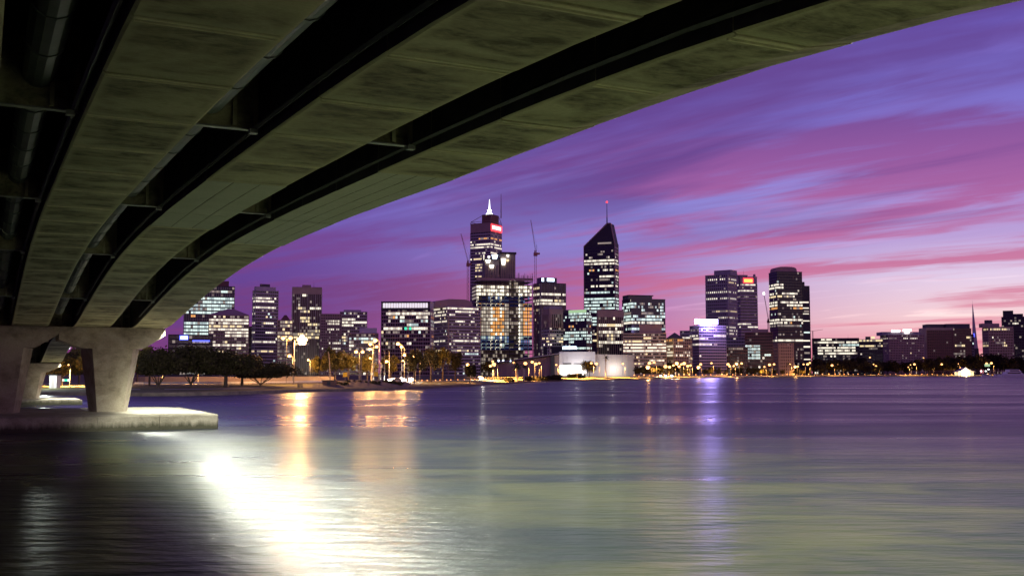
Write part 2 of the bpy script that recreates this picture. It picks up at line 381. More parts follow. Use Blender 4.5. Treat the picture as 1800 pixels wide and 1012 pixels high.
# ------------------------------------------------------------------ water and land
b = MB(); b.quad((-9000, -3000, 0), (9000, -3000, 0), (9000, 9000, 0), (-9000, 9000, 0))
o = b.build('river', 'river_water'); o['kind'] = 'structure'
SHORE = [(-2600, 700), (-900, 698), (-200, 696), (60, 694), (160, 695), (250, 696), (330, 695.5), (400, 694), (480, 691), (560, 688.5), (640, 687), (700, 685.5), (780, 681), (830, 678.5), (860, 676), (890, 674.5), (930, 672), (1000, 669.5), (1060, 668.3), (1110, 667.5), (1180, 665.2), (1260, 663.8), (1350, 663), (1450, 662), (1600, 661.4), (1800, 661.2), (2300, 661), (3600, 661)]
def shore_pts(off, z, step=3):
    out = []
    for (x0, y0), (x1, y1) in zip(SHORE[:-1], SHORE[1:]):
        for k in range(step):
            t = k / step; p = ground(x0 + (x1 - x0) * t, y0 + (y1 - y0) * t)
            d = p.xy.normalized(); q = p.xy + d * off; out.append(Vector((q.x, q.y, z)))
    p = ground(*SHORE[-1]); d = p.xy.normalized(); q = p.xy + d * off; out.append(Vector((q.x, q.y, z)))
    return out
def shore_y(x):
    for (x0, y0), (x1, y1) in zip(SHORE[:-1], SHORE[1:]):
        if x0 <= x <= x1: return y0 + (y1 - y0) * (x - x0) / (x1 - x0)
def land(x, off):                       # ground point behind the shoreline, at photo column x
    p = ground(x, shore_y(x)); d = p.xy.normalized(); q = p.xy + d * off
    return Vector((q.x, q.y, land_z(off)))
LZ = [(-.5, -.8), (1.2, .45), (12, .75), (40, 1.2), (120, 1.6), (400, 2.2), (7000, 4)]
def land_z(off):
    for (a, za), (c, zc) in zip(LZ[:-1], LZ[1:]):
        if a <= off <= c: return za + (zc - za) * (off - a) / (c - a)
    return 4
rows = [shore_pts(a, z) for a, z in LZ]
for i, rw in enumerate(rows[1:3]):
    for p in rw: p.z += random.uniform(-.12, .12)
b = MB(); n = len(rows[0])
for a, c in zip(rows[:-1], rows[1:]):
    for i in range(n - 1): b.quad(a[i], a[i + 1], c[i + 1], c[i])
o = b.build('ground', 'park_grass'); o['kind'] = 'structure'
# stone edge of the river wall
for nm, a0, z0, a1, z1, mt in (('shore_wall', -.7, -.8, .3, .62, 'rock'),):
    A, B_, D = shore_pts(a0, z0), shore_pts(a1, z1), shore_pts(a1 + 1.1, z1 + .02)
    b = MB()
    for i in range(n - 1):
        b.quad(A[i], A[i + 1], B_[i + 1], B_[i]); b.quad(B_[i], B_[i + 1], D[i + 1], D[i])
    o = b.build(nm, mt); o['kind'] = 'structure'
# road along the shore with kerbs and a centre line
def strip(name, a0, a1, dz, mt, hgt=0.0):
    A, B_ = shore_pts(a0, land_z(a0) + dz), shore_pts(a1, land_z(a1) + dz); b = MB()
    for i in range(n - 1):
        b.quad(A[i], A[i + 1], B_[i + 1], B_[i])
        if hgt:
            d = Vector((0, 0, hgt)); b.quad(A[i] - d, A[i + 1] - d, A[i + 1], A[i])
    o = b.build(name, mt); o['kind'] = 'structure'; return o
def lawn():
    xs = list(range(866, 1136, 10)); b = MB(); offs = [5, 20, 45, 80, 130, 185]
    for a, c in zip(xs[:-1], xs[1:]):
        for o0, o1 in zip(offs[:-1], offs[1:]):
            d = Vector((0, 0, .025)); b.quad(land(a, o0) + d, land(c, o0) + d, land(c, o1) + d, land(a, o1) + d)
    o = b.build('lawn', 'lawn_grass_lit'); o['kind'] = 'structure'
lawn()
strip('footpath', 18, 21, .05, 'kerb')
strip('road', 62, 76, .07, 'asphalt')
strip('kerb', 61.5, 62, .17, 'kerb', .14)
strip('kerb', 76, 76.5, .17, 'kerb', .14)
strip('road_marking', 68.9, 69.1, .08, 'paint_white')

# ------------------------------------------------------------------ bridge
TH = .466; CT, ST = math.cos(TH), math.sin(TH)
def BW(u, v, z=0.0): return Vector((CT * v - ST * u, ST * v + CT * u, z))
ZTAB = [(-30, 9.4), (-20, 9.0), (-10, 8.1), (-4, 7.5), (0, 7.45), (5, 8.4), (10, 9.12), (15, 9.53), (20, 9.77), (25, 9.93), (30, 10.04), (35, 10.14), (40, 10.22), (45, 10.26), (50, 10.24), (55, 10.12), (60, 9.91), (65, 9.58), (70, 9.15), (75, 8.66), (80, 8.13), (85, 7.62), (87, 7.56), (90, 7.56), (96, 8.1), (102, 8.6), (110, 8.95), (120, 8.9), (130, 8.2), (140, 7.1), (148, 6.1), (153, 5.42), (158, 5.4), (165, 6.0), (180, 6.4), (200, 6.0)]
def soffit(u):
    u = min(max(u, -30), 200)
    for (a, za), (c, zc) in zip(ZTAB[:-1], ZTAB[1:]):
        if a <= u <= c:
            t = (u - a) / (c - a); return za + (zc - za) * t
def soff(u): return (soffit(u - 1.5) + 2 * soffit(u) + soffit(u + 1.5)) / 4 if 90 < u or u < 80 else soffit(u)
def bend(u):
    t = min(1, max(0, (u - 90) / 48)); return -3.4 * t * t * (3 - 2 * t)
def deckz(u): return 12.35 - (max(0, u - 60) * .031 if u > 60 else 0)
bridge = thing('bridge', 'long concrete road bridge on tapered piers crossing overhead', 'bridge', (0, 0, 0), TH)
GIRD = [(-32.5, -30), (-28.2, -25.7), (-23.9, -21.4), (-19.6, -17.05), (-15.3, -12.75), (-11.0, -8.5), (-6.7, -4.2), (-2.4, .12), (1.89, 4.40), (6.19, 8.78), (10.47, 13.0)]
NG = len(GIRD)
SEG = 4.2
for gi, (v0, v1) in enumerate(GIRD):
    g = bpy.data.objects.new('girder', None); C.objects.link(g); g.parent = bridge
    u = -29.0 if gi >= NG - 4 else -8.0
    end = 198
    while u < end:
        ue = u + SEG
        if gi < NG - 4 and u > 175: break
        us = [u, u + SEG / 2, ue] if u < 92 else [u, ue]
        panels = 1
        if gi == NG - 1 and 27.5 < u < 50: panels = 4
        if gi == NG - 2 and 31 < u < 46: panels = 3
        mt = 'new_concrete' if panels > 1 else 'soffit_concrete'
        dz = random.uniform(-.012, .012)
        for k in range(panels):
            b = MB()
            a0 = v0 + (v1 - v0) * k / panels + (.012 if k else 0); a1 = v0 + (v1 - v0) * (k + 1) / panels - (.012 if k < panels - 1 else 0)
            for ua, ub in zip(us[:-1], us[1:]):
                rings = []
                for uu, sh in ((ua, .015 if ua == u else 0), (ub, -.015 if ub == ue else 0)):
                    z = soff(uu) + dz + random.uniform(-.003, .003) * (panels > 1); o_ = bend(uu); y = uu + sh; top = deckz(uu) - .004
                    ch = min(.95, max(0, (31 - uu) * .06)) if gi == NG - 1 and panels == 1 and uu > 0 else 0
                    if panels == 1:
                        if ch > .01: ring = [(a0 + o_, y, top), (a0 + o_, y, z + .03), (a0 + .06 + o_, y, z), (a1 - ch + o_, y, z), (a1 + o_, y, z + .22 * ch), (a1 + .02 + o_, y, z + .25 * ch + .02), (a1 + o_, y, top)]
                        else: ring = [(a0 + o_, y, top), (a0 + o_, y, z + .03), (a0 + .06 + o_, y, z), (a1 - .06 + o_, y, z), (a1 - .03 + o_, y, z + .012), (a1 + o_, y, z + .03), (a1 + o_, y, top)]
                    else:
                        zt = top if k in (0, panels - 1) else z + .25
                        ring = [(a0 + o_, y, zt), (a0 + o_, y, z), (a1 + o_, y, z), (a1 + o_, y, zt)]
                    rings.append(ring)
                b.hexa(rings[0], rings[1])
            nlip = len(b.f)
            if panels == 1 and u > -5:                   # proud cold-joint lip across the soffit
                z = soff(u) + dz; o_ = bend(u)
                b.box(a0 + .08 + o_, a1 - .1 + o_ - (min(.95, max(0, (31 - u) * .06)) if gi == NG - 1 else 0), u + .03, u + .13, z - .016, z + .05)
                if u < 95: b.box(a0 + .1 + o_, a1 - .12 + o_ - (min(.95, max(0, (31 - u) * .06)) if gi == NG - 1 else 0), u + .24, u + .29, z - .010, z + .05)
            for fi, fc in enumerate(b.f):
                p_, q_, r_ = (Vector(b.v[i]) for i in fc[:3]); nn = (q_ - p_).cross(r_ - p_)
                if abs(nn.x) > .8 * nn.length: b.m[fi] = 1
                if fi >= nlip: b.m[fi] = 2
            o = b.build('segment' if panels == 1 else 'panel', [mt, 'web_concrete_shaded', 'joint_mortar'], g)
        u = ue
# deck slab, kerb upstands and railing posts
b = MB()
us = list(range(-30, 201, 10))
for ua, ub in zip(us[:-1], us[1:]):
    b.hexa([(-34 + bend(ua), ua, deckz(ua)), (14.3 + bend(ua), ua, deckz(ua) + .05), (14.3 + bend(ua), ua, deckz(ua) + .4), (-34 + bend(ua), ua, deckz(ua) + .4)],
           [(-34 + bend(ub), ub, deckz(ub)), (14.3 + bend(ub), ub, deckz(ub) + .05), (14.3 + bend(ub), ub, deckz(ub) + .4), (-34 + bend(ub), ub, deckz(ub) + .4)])
b.build('deck', 'deck_concrete_shaded', bridge)
for vv in (-34, 14.0):
    b = MB()
    for ua, ub in zip(us[:-1], us[1:]):
        f = lambda q: [(vv + bend(q), q, deckz(q) + .404), (vv + .3 + bend(q), q, deckz(q) + .404), (vv + .3 + bend(q), q, deckz(q) + 1.25), (vv + .05 + bend(q), q, deckz(q) + 1.25)]
        b.hexa(f(ua), f(ub))
    b.build('parapet', 'deck_concrete_shaded', bridge)
# cross beams between the girders, with a pale lower flange and end brackets
for gi in range(NG - 4, NG - 1):
    a0, a1 = GIRD[gi][1], GIRD[gi + 1][0]
    for u in (11, 27, 43, 59, 75, 88.8, 105, 121, 137, 155.5):
        z = soff(u) + (.32 if u not in (88.8, 155.5) else .07); o_ = bend(u)
        d = MB(); d.box(a0 + .004 + o_, a1 - .004 + o_, u - .05, u + .05, z, deckz(u) - .02)
        d.box(a0 + (a1 - a0) * .62 + o_, a0 + (a1 - a0) * .68 + o_, u - .16, u - .05, z + .03, deckz(u) - .02)
        db = d.build('cross_beam', 'soffit_concrete', bridge)
        f = MB(); f.box(a0 + .006 + o_, a1 - .006 + o_, u - .11, u + .11, z - .04, z - .002); f.build('flange', 'steel_pale', db)
        if u < 90:
            f = MB(); f.box(a1 - .32 + o_, a1 - .12 + o_, u - .55, u - .35, z - .22, z - .10); f.tube((a1 - .2 + o_, u - .4, z - .1), (a1 - .2 + o_, u - .12, z + .3), .025)
            f.build('bracket', 'steel_pale', db)
# service pipes hung in the gaps
def pipe(v, r, up, joint):
    p = bpy.data.objects.new('service_pipe', None); C.objects.link(p); p.parent = bridge
    us = [x for x in range(-6, 150, 3)]
    for ua, ub in zip(us[:-1], us[1:]):
        if 84 <= ua <= 90: continue
        b = MB(); j = MB()
        b.tube((v + bend(ua), ua, soff(ua) + up), (v + bend(ub), ub, soff(ub) + up), r, k=14); b.build('pipe_length', 'pipe_grey', p, smooth=False)
        j.tube((v + bend(ua), ua - .05, soff(ua) + up), (v + bend(ua), ua + .05, soff(ua) + up), r + .03, k=14); j.build('collar', 'pipe_grey', p)
pipe(4.95, .36, .95, 3); pipe(.98, .40, 1.2, 3)
def conduit(v, up):
    b = MB(); us = list(range(-6, 84, 4))
    for ua, ub in zip(us[:-1], us[1:]): b.tube((v, ua, soff(ua) + up), (v, ub, soff(ub) + up), .07, k=5)
    b.build('conduit', 'steel_dark', bridge)
conduit(10.32, .28); conduit(6.04, .28); conduit(8.92, .3); conduit(1.74, .28)
# piers
def pier(u, zc, zcap, z0, dv, slab, half=True):
    root = bpy.data.objects.new('pier', None); C.objects.link(root); root.parent = bridge
    s = (zc - z0) / 4.87
    for c in (9.05, 1.3, -6.45, -14.2, -21.95, -29.7):
        c += dv
        if c < -10 and u < 50: continue
        b = MB()                                        # chamfered column, wider at the top
        def ring(z, hw, ch, d):
            return [(c - hw, u, z), (c - hw + ch, u - d, z), (c + hw - ch, u - d, z), (c + hw, u, z), (c + hw - ch, u + d, z), (c - hw + ch, u + d, z)]
        zm = z0 + (zc - z0) * .52
        b.hexa(ring(z0 - .05, 1.42, .46, 1.6), ring(zm - .012, 1.82, .6, 1.8))
        b.hexa(ring(zm - .012, 1.79, .6, 1.77), ring(zm + .012, 1.80, .6, 1.77))
        b.hexa(ring(zm + .012, 1.83, .6, 1.8), ring(zc, 2.2, .72, 2.0))
        b.build('column', 'pier_concrete', root)
        b = MB()                                        # cap: hammerhead with drooping soffit
        w = 3.86; k = (zcap - zc)
        prof = [(c - w, zcap), (c - w, zcap - k * .62), (c - 2.45, zc + .12), (c - 2.2, zc + .003), (c + 2.2, zc + .003), (c + 2.45, zc + .12), (c + w - .12, zcap - k * .42), (c + w, zcap - k * .36), (c + w, zcap - .1), (c + w - .1, zcap)]
        b.hexa([(x, u - 2.05, z) for x, z in prof], [(x, u + 2.05, z) for x, z in prof])
        b.build('cap', 'pier_concrete', root)
    b = MB(); v0, v1, u0, u1 = slab; ch = 2.6
    n0 = len(range(int(v0), int(v1), 6)); ed = [v0 + (v1 - v0) * i / 12 for i in range(13)]
    for i, (e0, e1) in enumerate(zip(ed[:-1], ed[1:])):
        e0 += .012; e1 -= .012; q = MB()
        if i == 11: ringp = [(e0, u0), (e1 - .12, u0), (e1, u0 + .12), (e1, u1 - ch), (e1 - ch * .7, u1), (e0, u1)]
        else: ringp = [(e0, u0), (e1, u0), (e1, u1), (e0, u1)]
        q.hexa([(x, y, -1.5) for x, y in ringp], [(x, y, z0 - .09) for x, y in ringp])
        cx = sum(p[0] for p in ringp) / len(ringp); cy = sum(p[1] for p in ringp) / len(ringp)
        q.hexa([(x, y, z0 - .09) for x, y in ringp], [(x + (.0 if abs(x - e0) < .01 or i < 11 else -.08), y + (.08 if y < cy else -.08), z0) for x, y in ringp])
        q.build('footing', 'footing_concrete', root)
    return root
pier(88.8, 5.92, 7.54, 1.05, 0, (-34, 15.6, 78.6, 98.0))
pier(155.5, 4.15, 5.36, .62, -3.4, (-36, 11.9, 147.5, 162))
pier(-4, 5.8, 7.42, .9, 0, (-16, 15.0, -12, -1.4))
# road lamps on outreach arms above the parapet (seen only by their light on the water)
def bridge_lamp(u, power):
    z = deckz(u) + .4; o_ = bend(u); zl = LAMP_Z; vl = LAMP_V
    l = bpy.data.objects.new('road_lamp', None); C.objects.link(l); l.parent = bridge; l.location = (14.15 + o_, u, z + .85)
    b = MB(); h = zl - z - .85
    b.tube((0, 0, 0), (0, 0, h - .4), .12, .08); b.path([(0, 0, h - .4), (.5, 0, h + .1), (vl - 14.15, 0, h + .25)], .05); b.build('pole', 'lamp_pole', l)
    b = MB(); x = vl - 14.15; b.box(x - .2, x + .5, -.17, .17, h + .2, h + .32); b.build('lamp_hood', 'lamp_pole', l)
    b = MB(); b.box(x - .12, x + .42, -.12, .12, h + .15, h + .19); b.build('lens', 'lamp_white', l)
    lamp_light(l, (x + .15, 0, h - .1), power, (.98, 1, .84), 1.1)
LAMP_Z, LAMP_V = 18.5, 18.7
for u, pw in ((-8, 34000), (28, 12000), (49, 12500), (60, 13500), (71, 9500), (84, 9000), (98, 9500), (122, 13000), (140, 14000)): bridge_lamp(u, pw)
for u, dv, v in ((84, 0, 13.6), (151, -3.4, 10.2)):       # unseen floodlights added at the girder edge to brighten the footings
    fl = bpy.data.objects.new('added_footing_light', None); C.objects.link(fl); fl.parent = bridge; fl.location = (v, u, soff(u) + 1.6)
    b = MB(); b.box(-.25, .25, -.2, .2, 0, .3); b.tube((-.2, 0, .2), (-.75, 0, .5), .05); b.build('housing', 'lamp_pole', fl)
    b = MB(); b.box(-.2, .2, -.16, .16, -.04, -.004); b.build('lens', 'lamp_white', fl)
    lamp_light(fl, (0, 0, -.25), 9000, (1, 1, .88), .25, spot=100, aim=(-.6, 3.4, -8))

# ------------------------------------------------------------------ buildings
LITS = {'n': 'glow_neutral', 'c': 'glow_cool', 'w': 'glow_warm', 'd': 'glow_dim', 'o': 'glow_orange', 'r': 'glow_red', 'g': 'glow_green', 'k': 'glow_work', 'b': 'glow_bluewhite', 'N': 'glow_soft', 'C': 'glow_softcool', 'D': 'glow_faint', 'B': 'glow_softblue'}
SOFT = {'n': 'N', 'c': 'C', 'w': 'd', 'd': 'D', 'o': 'd', 'r': 'r', 'g': 'g', 'k': 'n', 'b': 'c', 'N': 'D', 'C': 'D', 'D': 'D'}
class Bld:
    """one tower; local x along the main front, y into the depth, z up"""
    def __init__(s, name, label, L, Rr, top, Y, corner=None, side=None, phi=28, base=2.0, dep=None, cat='building'):
        Y0 = Y; Y = max(Y, ground((L + Rr) / 2, shore_y((L + Rr) / 2)).y + (150 if L < 1420 else 330)); s.sc = Y / Y0
        s.Y = Y; s.rng = random.Random(name + label); k = Y / F
        s.L, s.R = L, Rr
        if side is None:
            s.phi = 0; xa = (L + Rr) / 2; X = at(xa, 600, Y).x; al = math.atan2(X, Y)
            s.W = (Rr - L) * k / math.cos(al) ; s.D = dep or max(14, min(32, s.W * .7)); s.m0, s.m1 = L, Rr
            o = at(L, 600, Y)
            loc = Vector((o.x, o.y, base)); rot = -al
            loc = Vector((X, Y, base)) - Vector((math.cos(al), -math.sin(al), 0)) * (s.W / 2)
        else:
            ph = R(phi); p = at(corner, 600, Y); al = math.atan2(p.x, Y)
            rt = Vector((math.cos(al), -math.sin(al), 0)); fw = Vector((math.sin(al), math.cos(al), 0))
            if side == 'L':
                s.W = (Rr - corner) * k / math.cos(ph); s.D = (corner - L) * k / math.sin(ph)
                loc = Vector((p.x, p.y, base)); rot = -al + ph; s.m0, s.m1 = corner, Rr
            else:
                s.W = (corner - L) * k / math.cos(ph); s.D = (Rr - corner) * k / math.sin(ph)
                loc = Vector((p.x, p.y, base)) + (-rt * math.cos(ph) + fw * math.sin(ph)) * s.W; rot = -al - ph; s.m0, s.m1 = L, corner
        s.H = at((L + Rr) / 2, top, Y).z - base; s.base = base; s.side = side
        s.t = thing(name, label, cat, loc, rot)
    def z(s, y): return at((s.L + s.R) / 2, y, s.Y).z - s.base
    def x(s, px): return (px - s.m0) / (s.m1 - s.m0) * s.W
    def core(s, wall, H=None, roof='roof_grey'):
        H = H or s.H; b = MB(); b.box(0, s.W, 0, s.D, -2, H); s.t_wall = b.build('wall', wall, s.t)
        r = MB(); r.box(-.35, s.W + .35, -.35, s.D + .35, H, H + .9); r.build('parapet', wall, s.t); return s
    def plant(s, x0, x1, ytop, wall='roof_grey', y0=.25, y1=.75, name='plant_room', zb=None):
        b = MB(); b.box(s.x(x0), s.x(x1), s.D * y0, s.D * y1, (zb if zb is not None else s.H) + .003, s.z(ytop)); return b.build(name, wall, s.t)
    def facade(s, fh=3.7, bay=3.0, sp=.36, pier=.14, span='wall_grey', piermat=None, glass='glass_dark', lit=.08, bands=(), mixs='nnncwd', z0=0.0, z1=None, out=.3, pout=None, x0=0.0, x1=None, big=0, sides=True, sidelit=None, capf=0):
        z1 = z1 or s.H; x1 = s.W if x1 is None else x1; fh *= s.sc; bay *= s.sc * .8
        nf = max(2, round((z1 - z0) / fh)); fh = (z1 - z0) / nf; piermat = piermat or span; pout = out + .06 if pout is None else pout
        SPm, PI, DK, ONE = MB(), MB(), MB(), {}
        runs = []
        bandf = {}
        for bd in bands:
            y, a, c = bd[:3]; m_ = bd[3] if len(bd) > 3 else None
            f = int((s.z(y) - z0) / fh)
            if 0 <= f < nf: bandf.setdefault(f, []).append((s.x(a), s.x(c), m_))
        faces = [(Vector((x0, 0, 0)), Vector((1, 0, 0)), Vector((0, -1, 0)), x1 - x0, True)]
        if sides:
            faces.append((Vector((x0, s.D, 0)), Vector((0, -1, 0)), Vector((-1, 0, 0)), s.D, False))
            faces.append((Vector((x1, 0, 0)), Vector((0, 1, 0)), Vector((1, 0, 0)), s.D, False))
        def bx(b, o, e, nrm, a0, a1, n0, n1, za, zb):
            p = [o + e * a0 + nrm * n0, o + e * a1 + nrm * n0, o + e * a1 + nrm * n1, o + e * a0 + nrm * n1]
            b.hexa([(q.x, q.y, za) for q in p], [(q.x, q.y, zb) for q in p])
        for o, e, nrm, w, front in faces:
            nb = max(2, round(w / bay)); bw = w / nb
            for f in range(nf + 1):
                za = z0 + f * fh; zb = min(za + sp * fh, z1 - .01)
                if zb > za: bx(SPm, o, e, nrm, -out, w + out - .02, .02, out, za, zb)
            if pier > 0:
                for i in range(nb + 1):
                    c = min(max(i * bw, pier * bw / 2), w - pier * bw / 2); hw = pier * bw / 2 * (2.2 if big and i % big == 0 else 1)
                    bx(PI, o, e, nrm, c - hw, c + hw, .024, pout * (1.5 if big and i % big == 0 else 1), z0, z1 - .03)
            for f in range(nf):
                za = z0 + f * fh + sp * fh; zb = z0 + (f + 1) * fh
                flr = s.rng.random(); row = [None] * nb
                sl = bandf.get(f)
                for i in range(nb):
                    xm = (i + .5) * bw + x0; c = None
                    if front and sl:
                        for a, c2, m_ in sl:
                            if a <= xm <= c2 and s.rng.random() < .95: c = SOFT[m_ or mixs[0]] if s.rng.random() < .36 else ('d' if s.rng.random() < .10 else (m_ or mixs[0]))
                    elif not front and sl and s.rng.random() < .75: c = sl[0][2] or mixs[0]
                    if c is None and s.rng.random() < lit * (3.4 if flr > .72 else 1.1): c = s.rng.choice((s.rng.choice(mixs), 'D', 'D', 'D', 'd', 'd', SOFT[s.rng.choice(mixs)]))  # mostly faint glowing panes, added to lift the facade tone
                    row[i] = c
                i = 0
                while i < nb:
                    c = row[i]; j = i
                    while j < nb and row[j] == c: j += 1
                    if c is None:
                        for q in range(i, j): s._pane(DK, o, e, nrm, q, bw, pier, za, zb)
                    else:
                        tgt = MB() if (j - i) >= 3 else ONE.setdefault(c, MB())
                        for q in range(i, j): s._pane(tgt, o, e, nrm, q, bw, pier, za, zb)
                        if (j - i) >= 3: runs.append((tgt, c))
                    i = j
        SPm.build('spandrel', span, s.t, 'stuff'); PI.build('mullion', piermat, s.t, 'stuff'); DK.build('window', glass, s.t, 'stuff')
        for b, c in runs: b.build('lit_window', LITS[c], s.t)
        for c, b in ONE.items(): b.build('lit_window', LITS[c], s.t, 'stuff')
        return s
    def _pane(s, b, o, e, nrm, i, bw, pier, za, zb):
        a0, a1 = i * bw + pier * bw * .5, (i + 1) * bw - pier * bw * .5
        p, q = o + e * a0 + nrm * .05, o + e * a1 + nrm * .05
        b.quad((p.x, p.y, za), (q.x, q.y, za), (q.x, q.y, zb), (p.x, p.y, zb))
    def sign(s, x0, x1, y0, y1, m_, name='sign', off=.5, thick=.35, parent=None):
        b = MB(); b.box(s.x(x0), s.x(x1), -off - thick, -off, s.z(y1), s.z(y0)); return b.build(name, m_, parent or s.t)
    def mast(s, px, ytop, yb, r=.25, m_='pole_dark', name='mast', yy=.5):
        b = MB(); b.tube((s.x(px), s.D * yy, s.z(yb)), (s.x(px), s.D * yy, s.z(ytop)), r, r * .35); return b.build(name, m_, s.t)

def bands(ys, a, c, m_=None): return [(y, a, c, m_) if m_ else (y, a, c) for y in ys]

# -- left group
t = Bld('office_tower', 'dark glass tower half hidden behind the bridge edge, pink roof box', 326, 407, 504, 1000)
t.core('wall_dark').facade(fh=3.4, bay=2.6, span='wall_dark', glass='glass_blue', lit=.16, pier=.08, big=4, piermat='wall_grey',
    bands=bands((569, 574, 580, 586), 326, 368, 'c') + bands((524, 531), 350, 406) + bands((511,), 360, 405, 'd') + bands((537, 543, 550), 330, 404, 'c') + [(516, 385, 396, 'c'), (558, 338, 346, 'o')], mixs='ccnncd')
t.plant(375, 398, 492, 'wall_red')
t = Bld('office_building', 'squat office block with low pyramid roof and warm lit floors', 369, 434, 555, 900)
t.core('wall_brown').facade(fh=2.75, bay=2.4, span='wall_brown', glass='glass_brown', lit=.10, pier=.06, mixs='wwnnwd', big=5,
    bands=bands((561, 567.5, 582, 609), 370, 434, 'n') + bands((572,), 370, 428, 'w') + bands((593, 587), 396, 434, 'n') + bands((604, 587), 370, 381, 'n') + bands((619,), 380, 396, 'w'))
b = MB(); a = [(-.3, -.3, t.H + .9), (t.W + .3, -.3, t.H + .9), (t.W + .3, t.D + .3, t.H + .9), (-.3, t.D + .3, t.H + .9)]; cx = t.x(404)
for i in range(4): b.poly([a[i], a[(i + 1) % 4], (cx + (2 if 0 < (i + 1) % 4 < 3 else -2), t.D / 2, t.z(541)), (cx + (2 if 0 < i < 3 else -2), t.D / 2, t.z(541))])
b.build('roof', 'wall_brown', t.t)
t = Bld('office_tower', 'slim grey tower with stepped top, left of the brown ribbed tower', 443, 487, 511, 1000, corner=448, side='L', phi=18)
t.core('wall_grey').facade(fh=3.0, bay=2.6, sp=.45, span='wall_grey', glass='glass_dark', lit=.07, pier=.1,
    bands=bands((525, 530.5, 540.5), 448, 484, 'n') + [(510, 470, 480)] + bands((585, 600), 464, 484, 'n') + bands((551,), 478, 484) + [(570, 466, 480), (616, 450, 482, 'w'), (600, 449, 481, 'n')])
t.plant(449, 484, 503, 'wall_grey'); t.plant(458, 474, 498, 'roof_grey', .35, .65, 'lift_tower', t.z(503))
t = Bld('low_office', 'small brown block with peaked roof between two left towers', 488, 513, 564, 950)
t.core('wall_brown').facade(fh=3.2, bay=2.6, span='wall_brown', glass='glass_brown', lit=.25, mixs='wwonwd', bands=bands((568, 574), 492, 512, 'w') + bands((589, 594), 488, 513, 'w'))
b = MB(); x0, x1 = t.x(493), t.x(509); z0_, z1_ = t.H + .95, t.z(553)
b.hexa([(x0, 2, z0_), (x1, 2, z0_), (x1, t.D - 2, z0_), (x0, t.D - 2, z0_)], [(x0 + 3.2, 5, z1_), (x1 - 3.2, 5, z1_), (x1 - 3.2, t.D - 5, z1_), (x0 + 3.2, t.D - 5, z1_)]); b.build('roof', 'wall_red', t.t)
t = Bld('office_tower', 'brown glass tower with pale vertical ribs behind the brightest lamp', 514, 563, 506, 1050)
t.core('wall_brown').facade(fh=3.2, bay=2.35, sp=.3, span='glass_brown', piermat='rib_white', glass='glass_brown', lit=.07, pier=.13, out=.12, pout=.5, big=4, z1=t.z(517), mixs='wwnnwd',
    bands=[(517.5, 530, 538, 'n'), (541, 523, 538), (541, 545, 563, 'n')] + bands((551, 557, 562, 566), 528, 545, 'w') + bands((571, 581), 540, 563, 'w') + bands((590, 594), 515, 563, 'w'))
b = MB(); b.box(-.6, t.W + .6, -.6, t.D, t.z(517), t.H + .2); b.build('crown_band', 'wall_tan', t.t)
t.plant(530, 545, 500, 'wall_brown'); t.mast(550, 494, 506, .2)
t = Bld('office_building', 'plain brown block with grid of lit windows, right of ribbed tower', 563, 599, 553, 1000)
t.core('wall_brown').facade(fh=2.6, bay=2.0, sp=.4, pier=.36, span='wall_brown', glass='glass_brown', lit=.05, bands=bands((566, 570, 581), 574, 597, 'n') + bands((605, 614), 583, 598, 'n') + bands((614,), 565, 570))
t = Bld('office_building', 'grey block with one bright lit floor, beside the brown grid block', 598, 644, 549, 1020)
t.core('wall_grey').facade(fh=2.9, bay=2.3, span='wall_grey', lit=.12, pier=.12, bands=bands((564,), 600, 624) + bands((568.5,), 600, 643, 'n') + bands((574,), 600, 622, 'n') + bands((594, 599), 600, 612, 'w'))
t.plant(604, 634, 544, 'wall_grey')
t = Bld('low_office', 'low dark block with a pale grey rooftop box behind the lamp cluster', 614, 664, 587, 820)
t.core('wall_brown').facade(fh=2.8, bay=2.3, span='wall_brown', lit=.12, pier=.1, bands=bands((596,), 616, 660, 'c') + bands((602,), 640, 660, 'w') + bands((602, 607), 616, 622, 'n'))
t.plant(632, 662, 576, 'wall_white', .1, .6)
t = Bld('low_office', 'low dark building with blue lit sign beside the bridge pier', 300, 370, 590, 760)
t.core('wall_dark').facade(fh=3.2, bay=3, span='wall_dark', lit=.03, glass='glass_blue', bands=[(598, 338, 366, 'd')])
sg = t.sign(317, 331, 589.5, 597.5, 'glow_blue', thick=.6); t.sign(319, 330, 591, 596, 'glow_bluewhite', 'lettering', 1.12, .1, sg)
b = MB(); b.box(t.x(338), t.x(366), -.6, -.45, t.z(600), t.z(597.5)); b.build('sign_strip', 'glow_blue', t.t)

# -- centre
t = Bld('office_building', 'wide office block with a bright white lit strip along its roof', 670, 762, 531, 850, corner=756, side='R', phi=8)
t.core('wall_grey').facade(fh=2.95, bay=2.35, sp=.3, span='wall_brown', glass='glass_brown', lit=.10, pier=.07, big=6, piermat='wall_grey', z1=t.z(542),
    bands=bands((550.5,), 680, 754, 'n') + [(557.5, 688, 695, 'o'), (557.5, 699, 711, 'n'), (557.5, 729, 752, 'n'), (564, 701, 711, 'c'), (564, 712, 728, 'd'), (564, 734, 752, 'c'), (569.5, 718, 737, 'c'), (575.5, 675, 752, 'n'), (581, 713, 725, 'g'), (593, 713, 720, 'o'), (605, 714, 724, 'n'), (593, 742, 752, 'd')])
b = MB(); nb = 17; x0, x1 = t.x(672.5), t.x(752)
for i in range(nb): b.box(x0 + (x1 - x0) * (i + .14) / nb, x0 + (x1 - x0) * (i + .86) / nb, -.75, -.5, t.z(540.5), t.z(532.5))
b.build('lit_strip', mat('glow_strip', (.9, .9, .9), .5, emit=.82, ecol=(1, .95, 1), sample=False).name, t.t)
